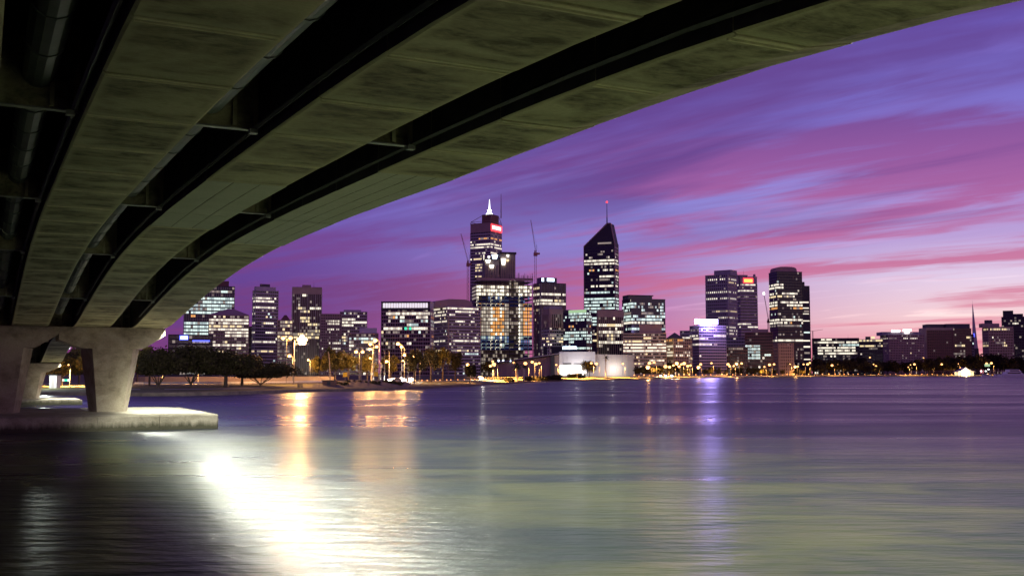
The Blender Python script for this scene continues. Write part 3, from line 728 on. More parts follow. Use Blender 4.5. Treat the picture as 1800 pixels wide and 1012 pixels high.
b = MB(); b.box(t.x(670), t.x(672), -1, 0, t.z(542), t.z(530)); b.box(t.x(752.5), t.x(755), -1, 0, t.z(542), t.z(530)); b.box(t.x(670), t.x(755), -1, -.01, t.z(532), t.z(530)); b.box(t.x(670), t.x(755), -1, -.01, t.z(545), t.z(541.5)); b.build('strip_frame', 'wall_dark', t.t)
t = Bld('office_building', 'broad banded office block with curved plant room, left of construction tower', 760, 845, 540, 880, corner=786, side='L', phi=24)
t.core('wall_grey').facade(fh=2.75, bay=2.3, sp=.5, span='wall_grey', glass='glass_brown', lit=.10, pier=.05,
    bands=bands((542.5,), 764, 841, 'n') + [(547, 800, 838, 'n'), (552, 790, 800), (563.5, 796, 816, 'n'), (563.5, 827, 834), (602.5, 795, 840, 'n'), (614.5, 793, 830, 'w'), (614.5, 834, 840), (625, 818, 841, 'c')])
b = MB(); pts = [(764, 540), (766, 531), (772, 528), (790, 526.5), (793, 524.5), (825, 524.5), (836, 528), (840, 540)]
b.hexa([(t.x(px) * .93 + .4, t.D * .15, t.z(py)) for px, py in reversed(pts)], [(t.x(px) * .93 + .4, t.D * .8, t.z(py)) for px, py in reversed(pts)]); b.build('plant_room', 'wall_brown', t.t)
b = MB(); b.box(t.x(787), t.x(788.4), -.9, -.35, 0, t.z(556)); b.build('flue', 'wall_tan', t.t)
# tall tower with braced crown
t = Bld('skyscraper', 'tallest tower with white lit spire, open braced crown and red sign', 826, 882, 392, 1400, corner=862, side='R', phi=30)
t.core('wall_brown').facade(fh=3.9, bay=3.2, sp=.5, span='wall_grey', glass='glass_dark', lit=.05, pier=.05, z1=t.z(407),
    bands=[(419.5, 840, 855, 'o')] + bands((429, 434.5), 827, 862, 'n') + [(456, 832, 851, 'w')] + bands((465, 470, 475, 485, 490), 834, 852, 'w') + bands((447,), 846, 852))
sg = None
b = MB(); b.box(t.W + .4, t.W + 1.0, .6, t.D - .6, t.z(405), t.z(393.5)); sg = b.build('sign', 'glow_red', t.t)
b = MB()
for i in range(6): b.box(t.W + 1.05, t.W + 1.3, t.D * (.1 + .13 * i), t.D * (.2 + .13 * i), t.z(401.5), t.z(396))
b.build('lettering', 'glow_redwhite', sg)
xa, xb = t.x(842.5), t.x(866); b = MB(); b.box(xa, min(xb, t.W - 2), t.D * .2, t.D * .85, t.H + .9, t.z(375)); b.build('crown_block', 'wall_red', t.t)
b = MB(); zt = t.z(377); zc = t.z(388)
for px, py in ((0.3, .3), (t.W - .3, .3), (.3, t.D - .3), (t.W - .3, t.D - .3)):
    b.tube((px, py, t.H + .9), (px, py, zc), .35); qx = xa if px < t.W / 2 else min(xb, t.W - 2); qy = t.D * (.2 if py < t.D / 2 else .85); b.tube((px, py, zc), (qx, qy, zt), .35)
for p, q in (((.3, .3), (t.W - .3, .3)), ((t.W - .3, .3), (t.W - .3, t.D - .3)), ((.3, .3), (.3, t.D - .3)), ((.3, t.D - .3), (t.W - .3, t.D - .3))): b.tube((*p, zc), (*q, zc), .3)
b.build('crown_brace', 'wall_brown', t.t)
b = MB(); cx, cy = (xa + min(xb, t.W - 2)) / 2 - 1, t.D * .5
zz = t.z
b.tube((cx, cy, zz(375) + .05), (cx, cy, zz(370)), 6.0, 3.2, 8); b.tube((cx, cy, zz(370)), (cx, cy, zz(366)), 3.0, 1.6, 8)
b.tube((cx, cy, zz(366)), (cx, cy, zz(364)), 3.4, 1.2, 8); b.tube((cx, cy, zz(364)), (cx, cy, zz(346.5)), 1.3, .25, 8)
b.build('spire', 'glow_spire', t.t); t.mast(865.8, 337, 380, .75, 'wall_red', 'antenna', .75)
# construction tower: open slabs, columns, lit interior
def construction():
    t = Bld('construction_tower', 'unfinished tower of open lit floors and bare concrete core', 829, 937, 497, 1050, corner=838, side='L', phi=10)
    H = t.z(487)
    b = MB(); b.box(6, t.W - 6, t.D * .35, t.D - 2, -2, H - 2); b.build('core_wall', 'concrete_raw', t.t)
    nf = 27; fh = H / nf; cols = 13
    for f in range(nf + 1):
        q = MB(); q.box(-.5, t.W + .5, -.5, t.D, f * fh - .45, f * fh); q.build('floor_slab', 'concrete_raw', t.t)
    for i in range(cols):
        x = .3 + (t.W - .6) * i / (cols - 1); q = MB(); q.box(x - .22, x + .22, -.75, -.505, 0, H + (3 if i % 3 else 5)); q.build('column', 'wall_dark', t.t)
    # work lights and glazed panes on each level
    glow = {k: MB() for k in 'kndobwNCB'}; net = MB()
    r = t.rng; bw = t.W / (cols - 1)
    for f in range(nf):
        y = HOR - (t.base + (f + .5) * fh - EYE) / t.Y * F
        for i in range(cols - 1):
            xm = (i + .5) / (cols - 1); sub = 2
            if y < 497: c = None
            elif y < 520: c = 'k' if r.random() < .38 else ('n' if r.random() < .5 else 'd')
            elif y < 532: c = 'n' if r.random() < .3 else None
            elif y < 590: c = ('o' if ((.22 < xm < .5) or xm > .82 or xm < .1) and r.random() < .72 else ('n' if r.random() < .35 else 'd'))
            elif y < 612: c = 'b' if r.random() < .45 else ('n' if r.random() < .3 else 'd')
            else: c = 'd' if r.random() < .4 else None
            if .62 < xm < .78 and r.random() < .8: c = 'd' if r.random() < .35 else None
            bright = i in (0, 3, 5, 9) or (i == 4 and f % 2)
            for k in range(sub):
                xa = (i + k / sub) * bw + .3; xb = (i + (k + 1) / sub) * bw - .08
                za, zb2 = f * fh + .15, (f + 1) * fh - .75
                if 497 <= y < 520: cc = 'k' if (bright and k == 0) or r.random() < .22 else ('n' if r.random() < .6 else 'd')
                elif y < 497: cc = None
                elif y < 533: cc = 'n' if bright and k == 0 else ('B' if r.random() < .55 else None)
                elif y < 592: cc = ('k' if bright and k == 0 and r.random() < .8 else ('o' if i in (3, 4, 5, 0, 10, 11) and r.random() < .8 else ('N' if r.random() < .45 else 'd')))
                elif y < 613: cc = 'k' if bright and k == 0 else ('C' if r.random() < .35 else 'B')
                else: cc = 'd' if r.random() < .5 else None
                if i in (7, 8): cc = 'N' if cc == 'k' else ('d' if r.random() < .35 else None)
                if cc == 'k':
                    glow['n'].quad((xa, 3.0, za), (xb, 3.0, za), (xb, 3.0, zb2), (xa, 3.0, zb2)); glow['k'].box(xa + .25, xa + .95, 2.6, 2.7, f * fh + 1.0, f * fh + 1.9)
                elif cc: glow[cc].quad((xa, 3.0, za), (xb, 3.0, za), (xb, 3.0, zb2), (xa, 3.0, zb2))
            if (522 < y < 536 or 597 < y < 613 or (xm > .78 and 590 < y < 626)) and r.random() < .62:
                net.quad((i * bw + .3, -.48, f * fh + .05), ((i + 1) * bw - .3, -.48, f * fh + .05), ((i + 1) * bw - .3, -.48, f * fh + fh * .6), (i * bw + .3, -.48, f * fh + fh * .6))
    for k, b in glow.items(): b.build('lit_bay', LITS[k] if k != 'b' else 'glow_cool', t.t, 'stuff')
    net.build('safety_netting', 'netting_blue', t.t, 'stuff')
    # side face
    q = MB()
    for f in range(nf):
        if r.random() < .6: q.quad((-.45, 2, f * fh + .3), (-.45, t.D - 4, f * fh + .3), (-.45, t.D - 4, f * fh + 2.2), (-.45, 2, f * fh + 2.2))
    q.build('lit_bay', 'glow_dim', t.t, 'stuff')
    # scaffold rim
    q = MB()
    for i in range(26):
        x = t.W * i / 25; q.box(x - .12, x + .12, -.9, -.7, H, H + r.uniform(1.5, 5))
    q.box(-.6, t.W + .6, -.95, -.65, H + 1.3, H + 1.6); q.box(-.6, t.W + .6, -.95, -.65, H - 3, H - .6); q.build('scaffold', 'wall_brown', t.t)
    # two climbing cores
    def core(x0, x1, ytop, ybands, nm='lift_core'):
        a, c = t.x(x0), t.x(x1); q = MB(); q.box(a, c, 4, t.D * .6, H - 3, t.z(ytop)); o = q.build(nm, 'concrete_raw', t.t)
        q = MB()
        n_ = max(3, int((c - a) / 2.2))
        for i in range(n_): xx = a + (c - a) * (i + .5) / n_; q.box(xx - .28, xx + .28, 3.3, 3.995, H, t.z(ytop + 14))
        q.build('formwork_rib', 'wall_tan', o)
        q = MB(); q.box(a - .8, c + .8, 3, t.D * .6 + 1, t.z(ytop + 3.2), t.z(ytop) + .3); q.build('climbing_deck', 'wall_dark', o)
        return o
    k1 = core(853, 879, 452, ()); k2 = core(881, 908, 441.5, ())
    for (x0, x1, y0, y1, mm) in ((865, 876, 446.5, 454, 'glow_bluewhite'), (854, 863, 456, 461, 'glow_work'), (861, 869, 465, 470, 'glow_work'), (882, 890, 453, 464, 'glow_work'), (892, 896, 446, 450, 'glow_work'), (891, 896, 454, 458, 'glow_warm'), (858, 862, 449, 453, 'glow_work'), (850, 852, 447, 456, 'glow_neutral')):
        q = MB(); cxx = (t.x(x0) + t.x(x1)) / 2; hw = (t.x(x1) - t.x(x0)) / 2; za, zb = t.z(y1), t.z(y0)
        q.hexa([(cxx - hw * .6, 2.4, za), (cxx + hw * .6, 2.4, za), (cxx + hw * .6, 2.9, za), (cxx - hw * .6, 2.9, za)], [(cxx - hw, 2.2, zb), (cxx + hw, 2.2, zb), (cxx + hw, 2.9, zb), (cxx - hw, 2.9, zb)]); q.build('work_light', mm, t.t)
    for px in (852, 900, 923): t.mast(px, 481 if px != 923 else 478, 490, .3, 'wall_dark', 'scaffold_pole', .02)
construction()
# cranes
def crane(label, xm, yb, yt, xj, yj, Y, thick=1.0, light=False):
    p = at(xm, yb, Y); t = thing('tower_crane', label, 'crane', (p.x, p.y, 2.0))
    z0, z1 = 0, at(xm, yt, Y).z - 2; k = Y / F
    b = MB(); w = .8 * thick
    for sx in (-w, w):
        for sy in (-w, w): b.tube((sx, sy, 0), (sx, sy, z1), .22, k=4)
    z = z1 - 60
    while z < z1 - 2:
        b.tube((-w, -w, z), (w, -w, z + 2), .13, k=4); b.tube((w, -w, z + 2), (-w, -w, z + 4), .13, k=4); b.tube((w, -w, z), (w, w, z + 2), .13, k=4); z += 4
    b.build('mast', 'crane_paint', t)
    b = MB(); b.box(-1.6 * thick, 1.8 * thick, -1.5, 1.5, z1 - 6, z1 - 2.5); b.box(-1.0, .2, -1.3, 1.3, z1 - 2.5, z1 - .4); b.box(1.2 * thick, 3.8 * thick, -1.1, 1.1, z1 - 4.5, z1 - 2.6); b.build('cab', 'crane_paint', t)
    jx = (xj - xm) * k; jz = at(xj, yj, Y).z - 2
    b = MB(); A, Bq = Vector((0, 0, z1 - 2)), Vector((jx, 0, jz))
    offs = [Vector((0, -.6, 0)), Vector((0, .6, 0)), Vector((.9, 0, .3))]
    for o_ in offs: b.tube(A + o_, Bq + o_ * .4, .17, k=4)
    n_ = 16
    for i in range(n_):
        a = A.lerp(Bq, i / n_); c = A.lerp(Bq, (i + 1) / n_); b.tube(a + offs[i % 3], c + offs[(i + 1) % 3] * .9, .1, k=4); b.tube(a + offs[(i + 1) % 3], c + offs[(i + 2) % 3] * .9, .1, k=4)
    b.build('jib', 'crane_paint', t)
    b = MB(); b.tube((1.2, 0, z1 + 6), Bq, .07, k=4); b.tube((1.2, 0, z1 - 2), (1.2, 0, z1 + 6), .2, k=4); b.tube((1.2, 0, z1 + 6), (3 * thick, 0, z1 - 3), .07, k=4); b.build('stay', 'pole_dark', t)
    if light:
        b = MB(); b.ball((jx, 0, jz + 1), 1.5, 8, 1.6); b.build('tip_light', 'glow_white', t)
crane('slim luffing crane rising left of the tower with the lit spire', 822, 640, 458, 809, 411, 1060)
crane('red lattice crane standing between construction tower and blue-topped tower', 941.5, 640, 440, 933, 387, 1120, 1.25)
crane('thin crane with white light at its jib tip beside rounded dark tower', 1352, 640, 560, 1345, 517, 1500, light=True)
b = MB(); p = at(1432, 582, 1900); k = 1900 / F
tt = thing('tower_crane', 'distant flat crane arm showing just right of the rounded dark tower', 'crane', (at(1430, 640, 1900).x, 1900, 2))
zt = at(1430, 582, 1900).z - 2; b.tube((0, 0, 0), (0, 0, zt), .8, k=4); b.build('mast', 'crane_paint', tt)
b = MB(); b.tube((-3, 0, zt), (18 * k, 0, zt + 3), .5, .3, k=4); b.build('jib', 'crane_paint', tt)

t = Bld('office_tower', 'dark tower with blue white lit sign on its top box', 938, 995, 498, 1150, corner=951, side='L', phi=26)
t.core('wall_dark').facade(fh=3.5, bay=2.5, sp=.3, span='glass_brown', piermat='rib_white', glass='glass_brown', lit=.05, pier=.07, out=.12, pout=.45, big=4, mixs='nnwwnd',
    bands=bands((516.5, 535.5), 952, 994, 'n') + bands((526,), 952, 974, 'n') + bands((531,), 974, 991, 'w') + [(508, 974, 978, 'w')])
pr = t.plant(953, 981, 487, 'glass_blue', .12, .7); t.sign(954, 957.5, 488, 494, 'glow_bluewhite', off=-t.D * .12, thick=.5); t.sign(963.5, 976, 488, 493.5, 'glow_bluewhite', off=-t.D * .12, thick=.5)
t = Bld('office_building', 'brown block with tall dark slots, in front of the blue-signed tower', 953, 990, 544, 1000, corner=966, side='L', phi=30)
t.core('wall_brown').facade(fh=3.0, bay=2.6, sp=.12, span='glass_brown', piermat='wall_brown', glass='glass_brown', lit=.06, pier=.5, out=.1, pout=.5, z0=t.z(575), z1=t.z(552), mixs='wwwwww')
t.facade(fh=3.0, bay=3.2, sp=.45, span='wall_grey', glass='glass_dark', lit=.16, pier=.1, z0=0, z1=t.z(576), mixs='wwnnwd', bands=bands((595, 601), 977, 990, 'w') + [(596, 968, 973, 'w'), (606, 966, 971, 'n')])
t.plant(967, 989, 537.5, 'wall_violet', .05, .9)
t = Bld('office_building', 'blue glass block with pale green lit parapet and long white strip sign', 990, 1040, 549, 980, corner=1031, side='R', phi=32)
t.core('wall_dark').facade(fh=2.95, bay=2.4, sp=.36, span='glass_blue', piermat='wall_dark', glass='glass_blue', lit=.10, pier=.10, out=.14, pout=.3, mixs='cccncd',
    bands=bands((552.5,), 998, 1030, 'c') + bands((557.5, 563), 990, 1031, 'c') + bands((573,), 1000, 1009, 'o') + bands((583.5, 588.5, 594), 990, 1030, 'c') + bands((599,), 1000, 1010, 'c') + bands((610, 615), 1013, 1031, 'c'))
b = MB(); b.box(t.x(1000), t.W + .2, -.6, -.37, t.z(549), t.z(544)); b.build('lit_parapet', mat('glow_parapet', (.5, .7, .4), .5, emit=.55, ecol=(.62, 1, .5), sample=False).name, t.t)
b = MB(); b.box(t.x(990), t.x(1000), 1, 8, t.H + .9, t.z(543)); b.build('plant_room', 'roof_grey', t.t)
t.sign(976, 1013.5, 608, 613, 'glow_bluewhite', off=.6)
b = MB(); b.box(t.x(955), t.x(990) - .4, -2, 6, -2, t.z(608)); b.build('podium', 'wall_dark', t.t)
# gabled dark tower
def gable():
    t = Bld('skyscraper', 'tall black glass tower with sloping pointed top and thin mast', 1027, 1088, 432, 1300, corner=1082, side='R', phi=14)
    W, D, H = t.W, t.D, t.H; zl, za, zr = t.z(431), t.z(392), t.z(427); xa = t.x(1069)
    b = MB(); pr = [(0, -2), (W, -2), (W, zr), (t.x(1075), za), (xa - 1.5, za), (0, zl)]
    b.hexa([(x, 0, z) for x, z in pr], [(x, D, z) for x, z in pr]); b.build('wall', 'wall_dark', t.t)
    t.facade(fh=4.0, bay=2.7, sp=.42, span='wall_dark', piermat='wall_dark', glass='glass_dark', lit=.06, pier=.05, out=.12, mixs='nncncd', z1=zr - 1.5 if zr < zl else zl - 1.5,
        bands=bands((457, 465.5), 1028, 1082, 'n') + [(476, 1035, 1046, 'o'), (476, 1062, 1078, 'n'), (487, 1056, 1082, 'n'), (491, 1055, 1074, 'd'), (501.5, 1038, 1078, 'n')] + bands((515.5, 525, 529), 1028, 1082, 'c') + bands((537, 541), 1028, 1082, 'c') + [(447, 1050, 1060, 'd')] + bands((546, 551, 557, 562, 568, 573), 1036, 1054, 'c') + bands((590, 599), 1040, 1052, 'w'))
    q = MB(); y = -.3
    sl = lambda x: zl + (za - zl) * x / xa
    for zz in (t.z(428), ):
        q.quad((t.x(1052), y, zz), (t.x(1076), y, zz), (t.x(1076), y, zz + 2), (t.x(1052), y, zz + 2))
    for zz, xx in ((t.z(443), 1057), (t.z(443), 1061)): q.quad((t.x(xx), y, zz), (t.x(xx + 3), y, zz), (t.x(xx + 3), y, zz + 2), (t.x(xx), y, zz + 2))
    q.build('lit_window', 'glow_dim', t.t)
    # edge trims in pinkish metal
    q = MB()
    q.tube((0, -.3, zl), (xa, -.3, za), .8, k=4); q.tube((t.x(1075), -.3, za), (W, -.3, zr), .8, k=4); q.tube((xa, -.3, za), (t.x(1075), -.3, za), .8, k=4)
    q.tube((W, -.3, 0), (W, -.3, zr), .7, k=4); q.tube((0, -.3, 0), (0, -.3, zl), .5, k=4); q.tube((W, D, 0), (W, D, zr), .7, k=4)
    q.build('edge_trim', 'wall_brown', t.t)
    q = MB(); mx_ = t.x(1065.5); q.tube((mx_, D / 2, t.z(398)), (mx_, D / 2, t.z(380)), 1.0, .7); q.tube((mx_, D / 2, t.z(380)), (mx_, D / 2, t.z(353.5)), .6, .3); ms = q.build('mast', 'wall_dark', t.t)
    q = MB(); q.ball((mx_, D / 2, t.z(352.5)), 1.4, 8); q.build('beacon', 'glow_red', ms)
gable()
t = Bld('office_tower', 'brown ribbed block with plain top band before the pointed black tower', 1050, 1096, 546, 1020, corner=1052, side='L', phi=12)
t.core('wall_brown').facade(fh=3.3, bay=2.6, sp=.25, span='glass_brown', piermat='wall_tan', glass='glass_dark', lit=.08, pier=.16, out=.12, pout=.45, z1=t.z(557), mixs='nwnncd',
    bands=bands((570.5, 584.5, 604), 1052, 1095, 'n') + bands((575, 590, 598), 1068, 1082, 'w') + bands((609,), 1052, 1060, 'n'))
b = MB(); b.box(-.5, t.W + .5, -.5, t.D + .4, t.z(557), t.H + .3); b.build('crown_band', 'wall_tan', t.t)
t = Bld('office_building', 'dark blue stepped glass block with rows of cool lights', 1094, 1170, 526, 1180, corner=1110, side='L', phi=22)
t.core('glass_blue').facade(fh=3.6, bay=2.6, sp=.3, span='glass_blue', piermat='wall_dark', glass='glass_blue', lit=.05, pier=.06, out=.1, mixs='cccncd',
    bands=[(537, 1110, 1118, 'c'), (537, 1128, 1138, 'd'), (541.5, 1112, 1116), (541.5, 1129, 1134), (546.5, 1129, 1135), (541.5, 1140, 1148, 'd'), (551.5, 1129, 1148, 'd'), (541.5, 1160, 1166), (546.5, 1160, 1168), (551.5, 1160, 1169), (556.5, 1114, 1122, 'c'), (556.5, 1134, 1170, 'c'), (561.5, 1110, 1165, 'c'), (566.5, 1102, 1170, 'n'), (581, 1105, 1125, 'c'), (581, 1162, 1170, 'c')])
t.plant(1106, 1148, 518.5, 'glass_blue', .05, .7)
b = MB(); b.box(t.x(1106), t.x(1150), t.D * .05 - .5, t.D * .7, t.z(519.5), t.z(518)); b.build('roof_fin', 'wall_dark', t.t)
t = Bld('office_building', 'cream banded block, most brightly lit, below the blue stepped glass block', 1096, 1170, 587, 960)
t.core('wall_cream').facade(fh=2.85, bay=2.1, sp=.46, span='wall_cream', glass='glass_brown', lit=.2, pier=.06, mixs='wwnwwd',
    bands=bands((601.5,), 1097, 1145, 'w') + bands((606.5, 611.5, 617), 1097, 1169, 'n') + bands((596,), 1130, 1146, 'w') + [(632, 1142, 1168, 'w'), (641, 1112, 1132, 'w'), (637, 1142, 1168, 'n')])
t.plant(1124, 1163, 570, 'wall_brown', .1, .8)
t = Bld('hotel', 'yellow lit corner building with dark pyramid roof', 1170, 1216, 596, 980, corner=1184, side='L', phi=32)
t.core('wall_yellow').facade(fh=2.75, bay=2.4, sp=.38, pier=.3, span='wall_tan', glass='glass_brown', lit=.10, mixs='wwnnwd', bands=[(600, 1192, 1203, 'o'), (610, 1188, 1201, 'n'), (620, 1203, 1213, 'n'), (625, 1185, 1213, 'n')])
b = MB(); zb_, zt_ = t.H + .9, t.z(583.5); cx, cy = t.x(1193), t.D * .5; h = 6.2
for a, c in (((-1, -1), (1, -1)), ((1, -1), (1, 1)), ((1, 1), (-1, 1)), ((-1, 1), (-1, -1))): b.poly([(cx + a[0] * h, cy + a[1] * h, zb_), (cx + c[0] * h, cy + c[1] * h, zb_), (cx, cy, zt_)])
b.build('roof', 'roof_grey', t.t)
t = Bld('low_office', 'plain grey block peeping out behind the pyramid roofed hotel', 1196, 1216, 582, 1300); t.core('wall_grey').facade(fh=3.5, bay=3, lit=.1, bands=bands((592.5,), 1200, 1214, 'n'))
t = Bld('office_building', 'violet dark block carrying a glowing white violet sign on its roof', 1213, 1276, 573, 1000, corner=1229, side='L', phi=28)
t.core('wall_violet').facade(fh=2.7, bay=2.4, sp=.42, span='wall_violet', glass='glass_blue', lit=.025, pier=.05, mixs='nnnnnd', bands=[(588.5, 1255, 1275, 'n'), (593.5, 1230, 1245, 'n'), (607.5, 1230, 1252, 'n'), (607.5, 1253, 1259, 'o'), (579.5, 1242, 1246, 'd')])
b = MB(); b.box(t.x(1232), t.x(1263), 2, 6, t.H + .9, t.z(568)); b.build('sign_frame', 'wall_dark', t.t)
t.sign(1224, 1263.5, 560.5, 569, 'glow_violet', off=-2.5, thick=.6)
lamp_light(t.t, (t.x(1244), -4, t.z(566)), 110000, (.42, .3, 1), 2)
t = Bld('office_tower', 'violet grey tower with square punched windows and flat roof box', 1242, 1297, 483, 1350, corner=1281, side='R', phi=26)
t.core('wall_violet').facade(fh=4.1, bay=3.6, sp=.5, pier=.46, span='wall_violet', glass='glass_dark', lit=.015, mixs='wwnwwd', out=.3, pout=.32,
    bands=[(491.5, 1244, 1276, 'n'), (496, 1258, 1264, 'w'), (515.5, 1243, 1281, 'n'), (524.5, 1243, 1281, 'n'), (547.5, 1254, 1280, 'w'), (561.5, 1263, 1280, 'n'), (575, 1274, 1281, 'n'), (580, 1274, 1281, 'n'), (585, 1274, 1281, 'n')])
t.plant(1254, 1283, 473.5, 'wall_violet', .2, .9)
t = Bld('office_tower', 'pale banded tower with amber red sign between two peaked corners', 1295, 1332, 487, 1420, corner=1303, side='L', phi=24)
t.core('wall_violet').facade(fh=4.1, bay=3, sp=.55, span='wall_grey', glass='glass_dark', lit=.03, pier=.04, z1=t.z(499), mixs='nnwnnd', bands=[(504, 1304, 1328, 'n'), (512.5, 1303, 1327, 'n'), (521, 1308, 1318, 'd'), (570, 1303, 1321, 'n'), (578, 1314, 1331, 'n')])
b = MB()
for px in (1298, 1329): b.hexa([(t.x(px) - 2.4, 0, t.z(499)), (t.x(px) + 2.4, 0, t.z(499)), (t.x(px) + 2.4, 6, t.z(499)), (t.x(px) - 2.4, 6, t.z(499))], [(t.x(px) - .5, 1, t.z(481)), (t.x(px) + .7, 1, t.z(481)), (t.x(px) + .7, 5, t.z(481)), (t.x(px) - .5, 5, t.z(481))])
b.build('corner_peak', 'wall_violet', t.t)
t.plant(1303, 1318, 482.5, 'wall_brown'); sg = t.sign(1308, 1325, 488.5, 497, 'glow_red'); t.sign(1309.5, 1323.5, 490.5, 495.5, 'glow_amber', 'lettering', .9, .1, sg); t.mast(1313, 474, 486, .2)
# rounded dark tower
t = Bld('skyscraper', 'black tower with rounded cap and lower right shoulder', 1354, 1411, 478, 1450, corner=1368, side='L', phi=24)
bl = bands((499, 504), 1368, 1380, 'n')
t.core('wall_dark').facade(fh=4.1, bay=2.8, sp=.36, span='wall_dark', piermat='wall_dark', glass='glass_dark', lit=.05, pier=.05, out=.12, mixs='nncncd',
    bands=bl + [(515, 1376, 1404, 'n'), (520, 1356, 1395, 'w'), (530, 1368, 1411, 'n'), (535, 1384, 1410, 'n'), (540, 1394, 1411, 'o'), (564, 1368, 1411, 'n'), (569.5, 1368, 1384, 'n'), (569.5, 1386, 1392, 'o'), (573, 1368, 1406, 'd'), (598, 1368, 1411, 'n')])
b = MB(); z0_ = t.H + .9; pts = []
xa, xb = t.x(1368), t.x(1404); zt_ = t.z(468); n_ = 10
ring = lambda y: [(xa, y, z0_)] + [(xa + (xb - xa) * (.5 - .5 * math.copysign(abs(math.cos(math.pi * i / n_)) ** .6, math.cos(math.pi * i / n_))), y, z0_ + (zt_ - z0_) * (math.sin(math.pi * i / n_) ** .5)) for i in range(1, n_)] + [(xb, y, z0_)]
b.hexa(ring(t.D * .1), ring(t.D * .85)); b.build('roof_cap', 'wall_brown', t.t)
x0 = t.W; x1 = t.x(1426); b = MB(); b.box(x0 + .35, x1, 4, t.D - 2, -2, t.z(501)); b.box(x0 + .35, t.x(1418), 5, t.D - 4, t.z(501), t.z(494)); sh = b.build('shoulder', 'wall_dark', t.t)
q = MB(); nf = 36; Hs = t.z(501)
for yy, a, c, m_ in ((530, 1411, 1424, 'n'), (540, 1412, 1424, 'n'), (550, 1413, 1424, 'n'), (564, 1411, 1425, 'n'), (584, 1414, 1425, 'c'), (598, 1412, 1425, 'n'), (609, 1410, 1425, 'n'), (632, 1412, 1425, 'n'), (620, 1414, 1424, 'd'), (546, 1415, 1424, 'd')):
    z = t.z(yy); q = MB(); q.box(t.x(a) + .4, t.x(c) - .3, 3.8, 3.99, z - 1, z + 1.4); q.build('lit_window', LITS[m_], sh)
q = MB(); z = 3
while z < Hs - 3: q.box(x0 + .4, x1, 3.75, 3.995, z, z + 1.3); z += 4.1
q.build('spandrel', 'wall_dark', sh, 'stuff')
# low blocks before it
t = Bld('low_office', 'dark red brown block left of the teal lit glass block', 1277, 1313, 611, 1010); t.core('wall_red').facade(fh=2.8, bay=2.4, span='wall_red', glass='glass_brown', lit=.06, pier=.2, bands=bands((616,), 1282, 1308, 'd'))
t = Bld('low_office', 'plain grey block behind the dark red brown block', 1276, 1316, 594, 1250); t.core('wall_violet').facade(fh=4, bay=4, sp=.6, span='wall_violet', lit=.02)
t = Bld('low_office', 'dark brown stepped block with teal lit glazed front', 1311, 1357, 585, 1080); t.core('wall_red').facade(fh=3, bay=2.6, span='wall_red', glass='glass_brown', lit=.05, pier=.1, bands=bands((624,), 1342, 1354, 'c') + bands((608, 612, 619, 626, 630), 1311, 1335, 'c'))
t.plant(1322, 1350, 578, 'wall_brown')
t = Bld('apartment_building', 'tan street lit block standing before the rounded black tower', 1351, 1394, 604, 960, corner=1368, side='L', phi=30); t.core('wall_tan').facade(fh=2.8, bay=2.6, sp=.5, pier=.5, span='wall_tan', glass='glass_brown', lit=.01)
# -- right group
t = Bld('low_office', 'long lit banded block right of the rounded black tower', 1431, 1506, 595, 1350); t.core('wall_dark').facade(fh=3.6, bay=2.8, sp=.36, span='wall_dark', glass='glass_dark', lit=.16, pier=.07, mixs='nncwnd', bands=bands((601,), 1440, 1503, 'n') + bands((605,), 1475, 1505, 'c') + bands((613.5, 617.5, 621.5), 1440, 1500, 'n') + bands((597,), 1446, 1462, 'n')); t.mast(1489, 588, 596, .2)
t = Bld('low_office', 'small block with two bright yellow floors and roof box', 1508, 1549, 597, 1400); t.core('wall_dark').facade(fh=3.6, bay=2.8, sp=.4, span='wall_dark', lit=.05, pier=.06, bands=bands((599.5, 607.5), 1509, 1548, 'w') + bands((615,), 1528, 1538, 'd')); t.plant(1522, 1530, 591, 'roof_grey'); t.sign(1531, 1537, 591, 595, 'glow_warm', 'lit_box', -2)
t = Bld('hotel', 'wide brown hotel with white floodlit roof screens', 1548, 1621, 589, 1420, corner=1562, side='L', phi=20); t.core('wall_brown').facade(fh=3.4, bay=2.8, sp=.5, pier=.4, span='wall_brown', glass='glass_dark', lit=.05, bands=[(596, 1587, 1610, 'n'), (596, 1563, 1576, 'd'), (603.5, 1600, 1606, 'd')], mixs='wnndwd')
t.plant(1553, 1616, 583, 'wall_violet', .1, .8)
for a, c, y0, y1 in ((1568, 1582, 579.5, 582.8), (1587, 1601, 578.5, 581.8), (1590, 1597, 581.8, 585.5)): t.sign(a, c, y0, y1, 'glow_white', 'roof_screen', -2)
t = Bld('office_building', 'big plain dark brown slab with tan end wall', 1617, 1702, 577, 1380, corner=1629, side='L', phi=18)
b = MB(); b.box(0, t.W, 0, t.D, -2, t.H); b.build('wall', 'wall_red', t.t)
b = MB(); b.box(-.7, -.004, -.3, t.D, -2, t.H + 1.2); b.box(-.7, t.W * .6, -.5, -.01, t.z(580), t.H + 1.2); b.build('end_wall', 'wall_tan', t.t)
t.facade(fh=3.5, bay=3.0, sp=.4, pier=.2, span='wall_red', glass='glass_brown', lit=.004, x0=t.x(1630), x1=t.x(1670), sides=False, z1=t.z(581)); t.facade(fh=3.5, bay=2.8, sp=.3, pier=.1, span='wall_red', glass='glass_brown', lit=.03, x0=t.x(1672), x1=t.W, sides=False, bands=[(594, 1695, 1702, 'w'), (608, 1676, 1690, 'w'), (622, 1676, 1690, 'd')])
b = MB(); b.box(t.x(1631), t.x(1658), 2, t.D * .7, t.H, t.z(569.5)); b.box(t.x(1662), t.x(1701), 2, t.D * .7, t.H, t.z(569)); b.build('plant_room', 'roof_grey', t.t)
